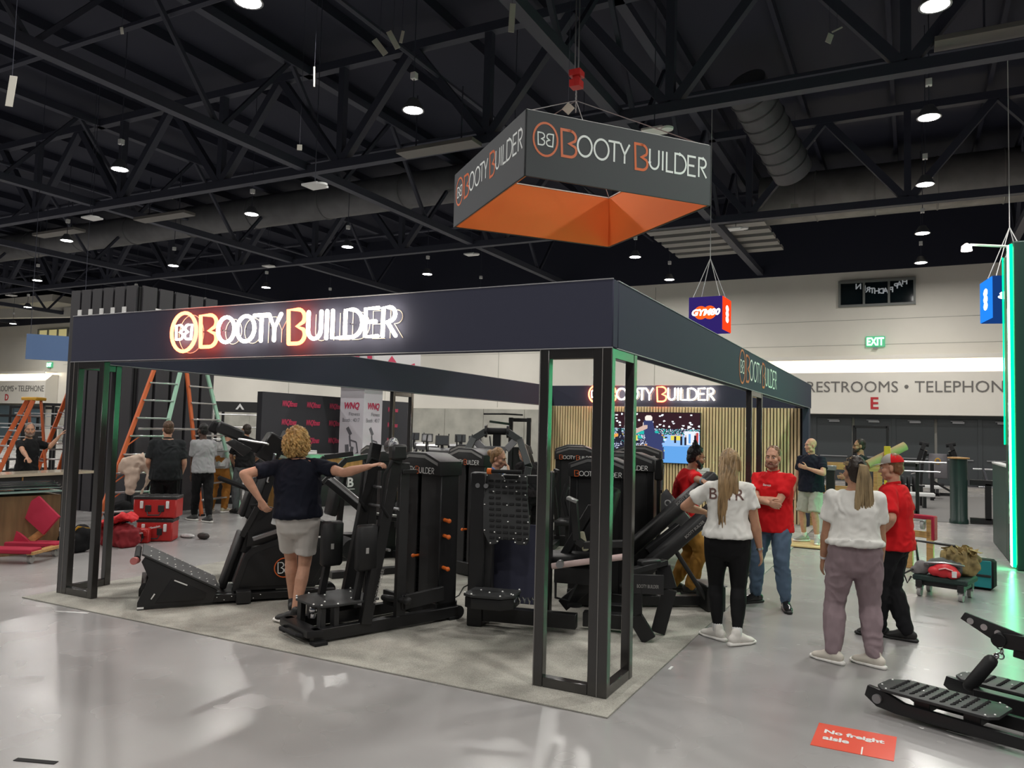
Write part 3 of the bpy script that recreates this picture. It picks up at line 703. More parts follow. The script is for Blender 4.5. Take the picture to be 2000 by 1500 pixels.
b.build('stud', M['stud'], t)
MB().cyl((-.02, .02, .49), (-.02, .70, .49), .03).build('roller', M['rubber'], t)
MB().cyl((-.05, -.02, .475), (-.02, .06, .475), .035, n=12).build('end_cap', mat('pink_end_cap', (.5, .16, .15), .4), t)
MB().box((.05, .34, .22), (.05, .62, .06)).build('cross_bar', BLK, t)
b = MB().bar((.66, .06, .06), (1.9, .06, .06), .08, .07).bar((.66, .6, .06), (1.9, .6, .06), .08, .07).box((1.0, .33, .05), (.66, .5, .03)); b.build('base_rail', BLK, t)
studs(b2 := MB(), [(.72+i*.07, .015, .075-(i % 2)*.03) for i in range(7)], .006); b2.build('bolt', M['stud'], t)
MB().box((.97, .0, .07), (.14, .12, .12)).build('foot', M['black2'], t)
MB().box((1.0, .33, .085), (.6, .42, .03)).build('low_step', M['grip'], t)
sh = [(.86, .11), (.97, .47), (1.03, .53), (1.30, .63), (1.75, .62), (1.88, .42), (1.70, .11)]
o = MB().prism(sh, .07, .13).build('side_shroud', M['black2'], t, bevel=.015)
MB().prism([(.93, .15), (1.02, .44), (1.08, .49), (1.31, .575), (1.70, .565), (1.80, .41), (1.66, .15)], .055, .072).build('inset_panel', BLK, o, bevel=.006)
b = MB()
b.ring((1.37, .052, .33), .098, .006, (0, 1, 0), 28, 6); b.use(1)
for pts in (big_b(1.305, 1.365, .275, .385), [(2.74-x, z) for x, z in big_b(1.305, 1.365, .275, .385)]): b.loft([(p[0], .052, p[1]) for p in pts], [.005]*len(pts), 6, cap=False)
b.build('emblem', [M['logo_o'], M['logo_w']], o)
MB().prism(sh, .56, .62).build('side_shroud', M['black2'], t, bevel=.015)
MB().prism([(.9, .13), (1.0, .45), (1.06, .52), (1.30, .60), (1.72, .6), (1.8, .42), (1.66, .13)], .13, .56).build('housing', BLK, t)
pad(t, (.87, .34, .40), (.055, .36, .58), RY(17), 'front_pad')
MB().cyl((1.86, .10, .07), (1.86, .2, .07), .065, n=16).build('wheel', M['rubber'], t)
# tilted back column
R2 = RY(17)
MB().bar((.98, .2, .48), (1.26, .2, 1.42), .06, .09, up=(1, 0, 0)).bar((.98, .5, .48), (1.26, .5, 1.42), .06, .09, up=(1, 0, 0)).build('column', BLK, t)
pad(t, (1.09, .35, 1.06), (.12, .36, .50), R2, 'back_pad', M['black2'])
pad(t, (1.005, .35, 1.05), (.05, .30, .42), R2, 'back_pad', M['vinyl'])
MB().box((1.22, .35, 1.56), (.22, .34, .30), RY(30), ch=.02).build('head_box', BLK, t)
MB().box((1.36, .30, 1.62), (.12, .24, .26), RY(20), ch=.015).build('head_plate', M['black2'], t)
MB().bar((1.26, .35, 1.50), (.86, .35, 1.66), .22, .13, up=(0, 0, 1)).build('arm', BLK, t)
MB().bar((.92, .35, 1.68), (.66, .35, 1.79), .30, .12, up=(0, 0, 1), ch=.02).build('console', M['black2'], t)
MB().box((.64, .35, 1.775), (.10, .24, .12), RY(25), ch=.02).build('console_cap', M['rubber'], t)
MB().prism([(.74, 1.62), (.82, 1.66), (1.0, 1.56), (.92, 1.48)], .06, .16).build('handle_pod', M['black2'], t, bevel=.01)
MB().tube([(.86, .02, 1.66), (.88, 0, 1.66), (1.13, 0, 1.62), (1.15, .02, 1.61)], .012).build('handle', M['alu'], t)
MB().loft([(1.18, .16, 1.22), (1.24, .16, 1.5)], [.018, .022], 8).build('damper', M['chrome'], t)
MB().loft([(.70, .08, 1.26), (1.0, .08, 1.14)], [.024, .024], 8).build('side_lever', M['rubber'], t)
MB().prism([(.99, .55), (1.03, .95), (1.10, .99), (1.80, .78), (1.78, .64)], .12, .15).build('triangle_panel', BLK, t, bevel=.006)
MB().bar((.94, .10, .66), (1.10, .10, .99), .03, .06, up=(1, 0, 0)).build('rail', M['black2'], t)
MB().bar((1.04, .03, .64), (1.36, .03, .74), .05, .04).build('armrest', M['steel'], t)
MB().tube([(1.02, .05, .96), (1.0, -.01, .99), (1.16, -.01, .99), (1.18, .05, .95)], .014).build('grab_bar', M['rubber'], t)

# --- standing leg machine the blond person leans on
t = thing('leg_machine', 'black standing leg machine with two tall thigh pads and studded oval step', 'gym machine', (-2.55, -.04, .012), 69.4)
MB().bar((-.02, .03, .07), (1.5, .03, .07), .08, .10).bar((-.02, .53, .07), (1.5, .53, .07), .08, .10).build('base_rail', BLK, t)
MB().prism([(-.08, .0), (.05, -.05), (.07, .6), (-.06, .55)], .06, .12, 'xy').build('front_plate', BLK, t, bevel=.01)
MB().tube([(-.06, .08, .06), (-.11, .12, .07), (-.11, .42, .07), (-.06, .47, .06)], .018).build('carry_handle', M['rubber'], t)
for p in ((.02, -.02), (.02, .55), (1.45, .03), (1.45, .53)): MB().box((*p, .015), (.12, .1, .03)).build('foot', M['rubber'], t)
pl = [(.02, .10), (.06, .03), (.2, .0), (.5, -.0), (.62, .02), (.62, .52), (.5, .54), (.2, .54), (.06, .5), (.02, .42)]
MB().prism(pl, .285, .305, 'xy').build('step_plate', M['grip'], t, bevel=.004)
studs(b2 := MB(), [(x*.985+.006, y*.97+.008, .309) for x, y in pl]+[(.15+i*.13, .14+(i % 2)*.24, .309) for i in range(4)], .009); b2.build('stud', M['stud'], t)
for p in ((.09, .08), (.09, .44), (.2, .05), (.2, .48)): MB().box((*p, .19), (.05, .07, .19)).build('leg', M['black2'], t)
MB().cyl((.13, .28, .15), (.13, .28, .26), .035).ell((.13, .28, .22), (.05, .05, .05)).build('pivot', M['chrome'], t)
MB().box((.42, .27, .17), (.4, .32, .1)).build('lever_box', BLK, t)
for y, dx_ in ((.0, 0), (.54, .10)):
    MB().bar((.47+dx_, y, .10), (.76+dx_, y, 1.66), .055, .11, up=(1, 0, 0)).build('column', BLK, t)
    MB().bar((.84, y+.02, .10), (.84, y+.02, 1.50), .05, .10, up=(1, 0, 0)).build('rear_column', M['black2'], t)
    MB().bar((.80, y, 1.42), (.96, y, 1.42), .04, .04).build('crosspiece', BLK, t)
for z_ in (1.08, 1.25, .72): MB().cyl((.70+(z_-.72)*.25, 0, z_), (.70+(z_-.72)*.25, .54, z_), .014, n=8).build('cross_tube', M['steel'], t)
for y in (-.03, .50):
    k_ = .10 if y > 0 else 0; MB().tube([(.76+k_, y, 1.50), (.68+k_, y, 1.52), (.60+k_, y, 1.40), (.58+k_, y, 1.12), (.66+k_, y, 1.02)], .016).build('hand_grip', M['rubber'], t)
for y, x0 in ((.02, .47), (.40, .34)):
    o = pad(t, (x0, y, .76), (.20, .10, .40), None, 'thigh_pad', ch=.04)
    MB().box((x0-.02, y-.053, .74), (.03, .004, .05)).build('pad_mark', M['logo_g'], o)
    MB().bar((x0-.05, y+.06, .30), (x0+.06, y+.06, .94), .05, .06, up=(1, 0, 0)).build('pad_arm', BLK, t)
MB().box((.74, -.02, 1.60), (.16, .09, .14), ch=.02).build('top_joint', M['black2'], t)
MB().loft([(.74, .05, 1.63), (.90, .30, 1.66), (.98, .5, 1.63)], [(.07, .05)]*3, 10, ref=(0, 0, 1)).build('plastic_wrap', mat('grey_plastic_wrap', (.1, .1, .12), .2, coat=.5), t)
MB().bar((.86, -.02, .24), (1.3, -.02, .27), .04, .13).bar((.86, -.02, .24), (.86, .3, .24), .04, .13).build('guard', M['black2'], t)
MB().loft([(.80, .22, .25), (.84, -.08, .27)], [.03, .03], 10).ell((.84, -.1, .27), (.04, .04, .04)).build('pivot_shaft', M['black2'], t)
b = MB(); text(b, 'BOOTY BUILDER', (.545, -.058, .28), (.24, 0, .97), (-.97, 0, .24), h=.03, w=.30); b.build('print', M['logo_g'], t, smooth=False)
tower(t, (1.28, .40, 0), -90, .74, .22, 1.58, pegs=((.37, .05, .95), (.37, .05, .80), (.37, .05, .50), (-.52, -.25, .9), (-.52, -.25, .55)))
b = MB()
for i, (w_, z_) in enumerate(((.09, .98), (.05, 1.16), (.07, 1.05))): b.box((1.255, .62-.02*i, z_), (.004, w_, .05))
b.build('instruction_label', M['logo_g'], t)
MB().cyl((1.52, .0, .06), (1.52, .12, .06), .06).build('wheel', M['rubber'], t)

# --- kickback machine with the big perforated plate, local x along the booth front
t = thing('kickback_machine', 'black machine with large studded perforated plate hanging above a low step', 'gym machine', (-1.74, 1.2, .012), 13.4)
MB().box((0, .06, .71), (.15, .14, 1.42), ch=.01).build('post', BLK, t)
MB().box((.10, .09, .78), (.08, .1, 1.2), ch=.01).build('inner_post', M['black2'], t)
MB().box((.60, .34, .76), (.1, .14, 1.36), ch=.01).build('post', BLK, t)
b = MB().box((.33, .30, .55), (.50, .03, .75)); b.build('back_panel', M['navy'], t)
MB().bar((-.06, .06, 1.36), (.62, .30, 1.36), .1, .08).build('top_rail', BLK, t)
Rp = RX(-14)
pp = [(-.21, .34), (-.05, .34), (-.02, .29), (.10, .29), (.13, .34), (.19, .34), (.20, .16), (.245, -.1), (.245, -.26), (.22, -.30), (.13, -.30), (.11, -.265), (-.03, -.265), (-.05, -.30), (-.12, -.32), (-.19, -.2), (-.21, .05)]
X = Matrix.Translation((.27, -.02, 1.08)) @ RX(-11).to_4x4()
o = MB().prism(pp, -.012, .012).build('foot_plate', M['grip'], t, bevel=.004, xf=X)
b = MB()
for j in range(11):
    for i in range(6):
        if not (2 < j < 8 and i in (2, 3) and (j % 2)): b.box((-.15+i*.064+j*.005, -.014, .27-j*.052), (.046, .012, .022), ch=.005)
b.build('slot', M['rubber'], o, xf=X)
studs(b2 := MB(), [(x*.93, -.016, z*.94) for x, z in pp[::1]]+[(.0, -.016, .22), (-.12, -.016, .17), (.1, -.016, .18), (.02, -.016, .05), (.04, -.016, -.1), (-.08, -.016, -.2), (.12, -.016, -.2)], .008); b2.build('stud', M['stud'], o, xf=X)
MB().cyl((.12, -.05, 1.44), (.42, -.02, 1.44), .018).build('grip_bar', M['rubber'], t); MB().cyl((.1, -.05, 1.44), (.14, -.05, 1.44), .028).build('grip_end', M['orange'], t)
for x_ in (.0, .08): MB().cyl((x_, -.02, 1.30), (x_, .02, 1.30), .022).build('bolt', M['steel'], t)
st = [(-.02, -.30), (.06, -.36), (.34, -.36), (.44, -.26), (.44, .0), (.0, .02)]
MB().prism(st, .34, .365, 'xy').build('step_plate', M['grip'], t, bevel=.005)
MB().prism([(x*.96+.01, y*.94-.01) for x, y in st], .24, .335, 'xy').build('step_box', BLK, t, bevel=.01)
studs(b2 := MB(), [(x*.94+.01, y*.93-.012, .37) for x, y in st]+[(.1+i*.1, -.15-(i % 2)*.08, .37) for i in range(4)], .009); b2.build('stud', M['stud'], t)
b = MB(); b.loft([(.42+.012*i*.8, -.25+.03*sin(i*1.4), .33+.03*cos(i*1.4)) for i in range(26)], [.006]*26, 5, cap=False); b.build('spring', M['chrome'], t)
MB().box((.05, .3, .11), (.12, .5, .12)).bar((.0, .06, .12), (.95, .03, .12), .10, .13).build('base_rail', BLK, t)

# --- seated press with the pale rail and branded end bracket
t = thing('seated_press', 'black seated press half hidden by the near pillar, pale roller rail', 'gym machine', (-1.74, 1.2, .012), 13.4)
MB().bar((.98, .26, .10), (1.42, .26, .10), .12, .13).build('base_rail', BLK, t)
MB().bar((.98, .65, .10), (1.42, .65, .10), .12, .13).build('base_rail', BLK, t)
MB().cyl((.88, .35, .18), (.88, .35, .20), .07).build('foot_disc', M['rubber'], t)
MB().bar((.75, .45, .16), (1.15, .45, .52), .08, .12).bar((.68, .40, .46), (1.02, .40, .46), .16, .14).build('frame', BLK, t)
pad(t, (.78, .62, .58), (.42, .40, .09), RZ(4), 'seat')
pad(t, (1.12, .68, .98), (.12, .42, .60), RY(14), 'back_pad')
MB().bar((.66, .68, .50), (1.0, .60, 1.10), .07, .08).build('lever_arm', M['black2'], t)
MB().path([(.90, .05, 1.20), (.935, .05, .84), (1.0, .05, .80), (1.4, .05, .84)], .06, .09, up=(0, 1, 0)).build('pad_frame', M['black2'], t)
MB().box((.885, .05, 1.205), (.10, .10, .03), RY(20)).build('frame_cap', M['silver'], t)
MB().tube([(.83, .1, 1.3), (.83, .06, 1.34), (.80, .04, 1.2), (.84, .04, 1.05)], .022).build('handle', M['rubber'], t)
MB().cyl((.72, .0, .60), (1.42, -.02, .74), .028).build('roller_rail', mat('pale_pink_tube', (.62, .47, .45), .4), t)
MB().cyl((.80, -.06, .63), (.80, .0, .63), .035).build('pivot', M['steel'], t)
MB().tube([(.72, .2, .42), (.74, .1, .30), (.86, .1, .28), (.92, .18, .42)], .012).build('stirrup', M['rubber'], t)
MB().loft([(.98, .3, .72), (.94, .28, .88)], [(.03, .012)]*2, 8).build('adjuster', mat('pale_handle', (.6, .58, .42), .4), t)
for y in (.0, .28):
    MB().path([(1.47, y, .56), (1.47, y, .22), (1.60, y, .02)] if y == 0 else [(1.70, y, .62), (1.76, y, .42), (1.66, y, .02)], .13, .05, up=(0, 1, 0)).build('end_leg', BLK, t)
MB().bar((1.42, .0, .60), (1.72, .28, .66), .08, .05).build('bracket_top', M['black2'], t)
MB().box((1.58, .0, .50), (.28, .03, .17), RZ(10)).build('brand_plate', M['black2'], t)
b = MB(); text(b, 'BOOTY BUILDER', (1.49, -.036, .47), (cos(rad(10)), sin(rad(10)), 0), Z, w=.19, h=.03); b.build('print', M['logo_g'], t, smooth=False)
MB().box((1.58, .16, .66), (.22, .09, .07), RZ(40), ch=.02).build('roller_pad', M['vinyl'], t)
tower(t, (.98, 1.15, 0), -8, .64, .25, 1.56)
# --- long padded bench pointing up to the right
t = thing('hip_bench', 'black bench with two long straight pads rising towards the red-shirted person', 'gym machine', (-.67, 2.55, .012), 33.6)
for y, o_ in ((.12, 0), (.42, -.02)):
    q = pad(t, (.47, y, .99+o_*4-(.31 if y < .2 else 0)), (1.46, .19, .13), RY(-41), 'long_pad', ch=.02)
    b = MB(); text(b, 'BOOTY BUILDER', (.57, y-.104, 1.06-(.31 if y < .2 else 0)), (.755, 0, .656), (-.656, 0, .755), w=.26, h=.03); b.build('print', M['logo_g'], q, smooth=False)
MB().cyl((1.0, .12, 1.13), (1.0, .42, 1.40), .03).build('roller', M['rubber'], t)
MB().bar((.25, .27, .55), (.60, .27, .82), .12, .14).bar((.1, .27, .1), (.35, .27, .62), .1, .12, up=(1, 0, 0)).build('frame', BLK, t)
MB().cyl((.48, .1, .62), (.82, .1, .12), .024).build('gas_strut', M['black2'], t)
MB().cyl((.48, .1, .62), (.56, .1, .5), .014).build('strut_rod', M['chrome'], t)
MB().bar((-.1, .27, .07), (.95, .27, .07), .1, .1).build('base_rail', BLK, t)
MB().box((.90, .18, .13), (.2, .34, .26), ch=.012).build('foot_block', M['black2'], t)
MB().box((.90, .18, .265), (.22, .36, .015)).build('block_cap', M['steel'], t)
b = MB()
for z_ in (.15, .30, .42): b.box((-.05, .8, z_), (.5, .3, .03))
b.build('plate_shelf', M['rubber'], t)
MB().bar((-.25, .75, 0), (-.25, .75, .5), .05, .05).bar((.18, .75, 0), (.18, .75, .5), .05, .05).build('shelf_post', BLK, t)

# --- arch machine behind the perforated plate
M['arm_grey'] = mat('dark_grey_steel_arm', (.06, .066, .066), .4)
t = thing('arch_press', 'black press with two bent grey arms arching over the bun-haired person', 'gym machine', (*(-3.018, 3.914), .012), 24)
MB().box((0, 0, .92), (.10, .14, 1.84)).build('column', BLK, t)
MB().cyl((-.16, -.05, 1.80), (.16, -.05, 1.80), .045).build('pivot_drum', M['rubber'], t)
for s in (-1, 1):
    MB().cyl((s*.13, -.05, 1.80), (s*.16, -.05, 1.80), .085).build('end_disc', M['black2'], t)
    MB().path([(s*.14, -.06, 1.80), (s*.31, -.06, 1.69), (s*.44, -.30, 1.36), (s*.40, -.30, 1.12)], .085, .13, up=(0, 1, 0)).build('bent_arm', M['arm_grey'], t)
    MB().cyl((s*.36, -.36, 1.25), (s*.22, -.36, 1.22), .018).build('hand_grip', M['rubber'], t)
MB().path([(-.27, -.08, 1.66), (-.16, -.10, 1.56), (.13, -.10, 1.56), (.24, -.08, 1.68)], .09, .07, up=(0, 1, 0)).build('yoke', M['steel'], t)
MB().box((0, .0, .05), (.9, .12, .1)).bar((0, -.6, .05), (0, .5, .05), .1, .1).build('base', BLK, t)
pad(t, (0, -.35, .5), (.36, .4, .08), None, 'seat'); pad(t, (0, -.12, .9), (.34, .09, .62), RX(-8), 'back_pad')
MB().bar((0, -.35, .08), (0, -.35, .46), .08, .08).build('seat_post', BLK, t)

def stack_machine(label, loc, rz, kind=0, h=1.58, w=.7, group=None):
    t = thing('stack_machine', label, 'gym machine', (*loc, .012), rz)
    tower(t, (0, .45, 0), 0, w, .26, h)
    if kind == 3: return t
    MB().bar((-w/2+.06, -.75, .06), (-w/2+.06, .45, .06), .09, .09).bar((w/2-.06, -.75, .06), (w/2-.06, .45, .06), .09, .09).box((0, -.72, .06), (w, .09, .09)).build('base_rail', BLK, t)
    pad(t, (0, -.4, .48), (.36, .38, .08), None, 'seat'); MB().bar((0, -.4, .08), (0, -.4, .44), .08, .08).build('seat_post', BLK, t)
    if kind != 2: pad(t, (0, -.08, .88), (.32, .09, .6), RX(-10), 'back_pad'); MB().bar((0, -.02, .1), (0, .05, 1.2), .07, .07, up=(0, 1, 0)).build('frame', BLK, t)
    for s in (-1, 1):
        if kind == 0: MB().path([(s*.34, .3, 1.42), (s*.42, -.1, 1.36), (s*.42, -.4, 1.05)], .05, .07).build('lever_arm', M['black2'], t); MB().cyl((s*.42, -.4, 1.05), (s*.3, -.46, 1.0), .018).build('hand_grip', M['rubber'], t)
        elif kind == 1: MB().tube([(s*.26, -.2, .55), (s*.3, -.45, .62), (s*.3, -.6, .62)], .018).build('side_handle', M['rubber'], t); pad(t, (s*.18, -.78, .62), (.1, .26, .36), RZ(s*12), 'knee_pad')
        else: MB().path([(s*.25, .25, .2), (s*.25, -.3, 1.0), (s*.2, -.34, 1.25)], .06, .08).build('upright', M['black2'], t); MB().cyl((s*.2, -.34, 1.2), (s*.2, -.5, 1.22), .02).build('hand_grip', M['rubber'], t)
    MB().lathe([(.02, 0), (.11, 0), (.13, .06), (.02, .07)], (-w/2-.1, .3, .2), 14).build('pulley_cover', M['black2'], t)
    return t
stack_machine('branded stack machine second in line behind the standing leg machine', (-3.25, 2.85), -20, 3)
stack_machine('branded stack machine further back, its top just left of the arch press', (-4.25, 4.5), -20, 1)
stack_machine('branded stack machine directly behind the arch press column', (-2.75, 5.9), 15, 2)
stack_machine('branded stack machine in front of the slat wall, seen beside the near pillar', (-3.35, 7.4), 22, 1)
stack_machine('branded stack machine with green-lit edges, just right of the near pillar', (-1.02, 3.0), 6, 3, 1.60, .66)
stack_machine('branded stack machine under the wall screen, behind the green-lit one', (-1.6, 5.3), 12, 0, 1.64, .7)
stack_machine('stack machine by the inner side of the booth, behind the blond person', (-5.2, 3.4), -30, 0, 1.55, .7)
t = bpy.data.objects['stack_machine.004']
for sx in (-1, 1):
    MB().cyl((sx*.40, .36, .05), (sx*.40, .36, 1.34), .022, n=10).build('front_tube', BLK, t); MB().box((sx*.40, .36, 1.42), (.09, .07, .24), ch=.02).build('tube_pad', M['vinyl'], t)
o = MB().prism([(.44, 1.15), (.50, 1.22), (.82, .84), (.62, .70), (.44, .88)], .28, .32).build('angled_guard', M['steel'], t, bevel=.008); MB().ring((.52, .275, 1.06), .03, .008, (0, 1, 0), 16, 5).build('oval_badge', M['white'], o)
t = thing('power_cable', 'thin black cable lying on the carpet behind the leg machine tower', 'cable', (0, 0, .014))
MB().tube([(*(-2.506, 2.072), .004), (*(-2.534, 2.235), .004), (*(-2.714, 2.633), .004), (*(-2.754, 2.852), .004), (*(-2.625, 2.833), .004)], .006, 6).build('cable', M['rubber'], t)
# --- incline bench by the inner row, seen under the blond person's arm
t = thing('incline_bench', 'black incline bench frame with silver edge, right of the blond person', 'gym machine', (-4.3, 2.6, .012), 60)
MB().bar((-.35, 0, 1.15), (.12, -.30, .72), .26, .07).build('slide', BLK, t); MB().bar((-.35, -.1, 1.2), (.12, -.40, .77), .03, .03).build('slide_edge', M['silver'], t)
MB().bar((.10, -.28, .74), (.45, -.40, .70), .2, .07).build('tail', BLK, t); MB().bar((.1, -.38, .77), (.45, -.5, .73), .03, .03).build('tail_edge', M['silver'], t)
MB().box((.08, -.25, .36), (.1, .1, .72)).box((.1, -.2, .04), (.9, .12, .08)).build('post', BLK, t)
MB().cyl((-.15, .1, .35), (-.15, -.35, .35), .12).build('counterweight', M['rubber'], t)

# --- low glute machine cut by the right edge of the picture
t = thing('glute_machine', 'black floor machine with two ribbed foot plates, cut by the right picture edge', 'gym machine', (1.70, 1.06, 0), -22)
for nm, x0, y0, w_, l_ in (('n', .05, -.32, .36, .74), ('f', .30, .36, .30, .95)):
    pts = [(x0+.06, y0), (x0+l_-.04, y0-.0), (x0+l_, y0+.06), (x0+l_, y0+w_-.06), (x0+l_-.06, y0+w_), (x0+.10, y0+w_), (x0, y0+w_-.1), (x0, y0+.08)]
    o = MB().prism(pts, .155, .175, 'xy').build('foot_plate', M['grip'], t, bevel=.005)
    b = MB()
    for j in range(9):
        for i in range(6): b.loft([(x0+.10+j*(l_-.18)/9, y0+.05+i*(w_-.08)/6, .176), (x0+.115+j*(l_-.18)/9, y0+.05+(i+.5)*(w_-.08)/6, .178), (x0+.10+j*(l_-.18)/9, y0+.05+(i+.9)*(w_-.08)/6, .176)], [.007]*3, 5)
    b.build('rib', M['rubber'], o)
    studs(b2 := MB(), [(x0+(x-x0-l_/2)*.93+l_/2, y0+(y-y0-w_/2)*.9+w_/2, .178) for x, y in pts]+[(x0+l_*.35, y0+w_*.5, .178), (x0+l_*.65, y0+w_*.5, .178)], .007); b2.build('stud', M['stud'], o)
    MB().prism([(x0-.04, .17), (x0-.06, .10), (x0+.02, .045), (x0+.15, .03), (x0+l_+.15, .03), (x0+l_+.15, .10), (x0+.2, .11), (x0+.05, .16)], y0+.01, y0+.05).build('skid', BLK, t, bevel=.006)
    MB().prism([(x0+.05, .16), (x0+.02, .10), (x0+.15, .04), (x0+l_+.15, .04), (x0+l_+.15, .12), (x0+.2, .13)], y0+w_-.05, y0+w_-.01).build('skid', BLK, t, bevel=.006)
    MB().box((x0+l_*.4, y0+w_/2, .12), (.1, w_-.1, .07)).build('cross_member', BLK, t)
    MB().box((x0+l_*.8, y0+w_/2, .12), (.1, w_-.1, .07)).build('cross_member', BLK, t)
MB().cyl((.08, -.33, .10), (.08, -.29, .10), .03).build('bolt', M['steel'], t)
MB().bar((.5, .22, .13), (1.3, .20, .13), .09, .1).bar((.9, -.15, .08), (1.4, -.15, .08), .1, .09).build('base_rail', BLK, t)
MB().loft([(.46, .24, .18), (.57, .295, .36)], [.045, .045], 12).build('damper', M['vinyl'], t)
MB().loft([(.57, .295, .36), (.60, .31, .40)], [.02, .02], 10).build('damper_rod', M['chrome'], t)
b = MB()
for i in range(5): b.ring((.62+.008*sin(i*2), .33, .40+i*.032), .02, .0055, (1, 0, 0) if i % 2 else (0, 1, 0), 10, 5)
b.build('chain', M['chrome'], t)
pl = [(.38, .78), (.42, .83), (.95, .62), (.95, .55), (.66, .60)]
o = MB().prism([(.37, .60), (.40, .65), (.98, .51), (.98, .41), (.62, .47)], .33, .355).build('hole_plate', M['black2'], t, bevel=.004)
b = MB()
for i in range(3): b.cyl((.435+i*.085, .326, .595-i*.024), (.435+i*.085, .358, .595-i*.024), .022, n=16)
b.build('hole_liner', M['alu'], o)
MB().cyl((.62, .28, .51), (.62, .42, .51), .045).build('pivot', M['rubber'], t)
MB().bar((.64, .35, .51), (1.35, .35, .52), .10, .10).build('lever_arm', BLK, t)
MB().bar((.70, .35, .45), (1.35, .35, .38), .08, .07).bar((1.28, .3, .12), (1.28, .3, .52), .1, .12, up=(1, 0, 0)).build('upright', BLK, t)

# ------------------------------------------------------------------ people
def remesh(o, vox, smooth=2, wr=0., ws=9., seed=0, keep=None):
    """fuse the overlapping solids of o into one continuous skin, relax it and add cloth folds"""
    md = o.modifiers.new('r', 'REMESH'); md.mode = 'VOXEL'; md.voxel_size = vox; md.use_smooth_shade = True
    if smooth:
        sm = o.modifiers.new('s', 'SMOOTH'); sm.factor = .5; sm.iterations = smooth
    dg = bpy.context.evaluated_depsgraph_get(); me = bpy.data.meshes.new_from_object(o.evaluated_get(dg))
    o.modifiers.clear(); old = o.data; o.data = me; me.name = old.name
    if not me.materials:
        for m_ in old.materials: me.materials.append(m_)
    bpy.data.meshes.remove(old)
    if wr:
        off = V((seed*3.1, seed*1.7, seed*.9)); nr = [v.normal.copy() for v in me.vertices]
        for v, n_ in zip(me.vertices, nr):
            p = v.co; q = V((p.x*ws, p.y*ws, p.z*ws*.75))+off
            d = 1-2*abs(noise.noise(q+V((0, 0, 2*noise.noise(q*.6)))))
            d2 = noise.noise(q*2.3)
            v.co = p+n_*(wr*(.9*(d-.35)+.4*d2))
    me.shade_smooth(); return o
SKIN = {}
def skin(c):
    if c not in SKIN: SKIN[c] = mat('skin_%d' % len(SKIN), c, .5, spec=.35, noise_s=18, noise_a=.10)
    return SKIN[c]
def cloth(n, c, r=.85): return mat(n, c, r, spec=.2, bump=.25, bump_s=350, noise_s=6, noise_a=.05)
def hairm(n, c): return mat(n, c, .45, spec=.35, noise_s=40, noise_a=.45, stretch=(1, 1, .12))
def ik(a, b, l1, l2, pole):
    d = b-a; L = min(d.length, (l1+l2)*.999); dn = d.normalized(); x = (l1*l1-l2*l2+L*L)/(2*L); h = math.sqrt(max(0, l1*l1-x*x))
    p = pole-dn*pole.dot(dn)
    if p.length < 1e-4: p = dn.orthogonal()
    return a+dn*x+p.normalized()*h, a+dn*L
def hand_geo(b, w, d, n_, s, curl=.5, thumb=1, spread=.05):
    """palm and five separate fingers; w wrist, d finger direction, n_ palm normal, thumb = sign of the thumb side along d x n_"""
    d = d.normalized(); n_ = (n_-d*n_.dot(d)).normalized(); sd = d.cross(n_).normalized()*thumb
    b.loft([w-d*.02*s, w+d*.03*s, w+d*.085*s], [(.026*s, .017*s), (.036*s, .015*s), (.040*s, .013*s)], 10, ref=sd)
    for i, (ln, rr) in enumerate(((.070, .0085), (.078, .009), (.072, .0087), (.056, .0075))):
        base = w+d*.083*s+sd*(.030-i*.020)*s; dd = (d+sd*(.10-i*.065)*spread*8).normalized(); pts = [base]; ang = 0
        for k, f in enumerate((.45, .32, .23)):
            ang += curl*(.55, .8, .6)[k]; pts.append(pts[-1]+(dd*cos(ang)+n_*sin(ang))*ln*f*1.05*s)
        b.loft(pts, [rr*s, rr*.97*s, rr*.9*s, rr*.75*s], 8)
    t0 = w+d*.022*s+sd*.024*s; t1 = t0+(d*.6+sd*.75+n_*.25).normalized()*.040*s; t2 = t1+(d*.85+sd*.35+n_*(.2+.4*curl)).normalized()*.034*s; t3 = t2+(d*.95+n_*(.3+.4*curl)).normalized()*.026*s
    b.loft([t0, t1, t2, t3], [.014*s, .0115*s, .0105*s, .0085*s], 8)
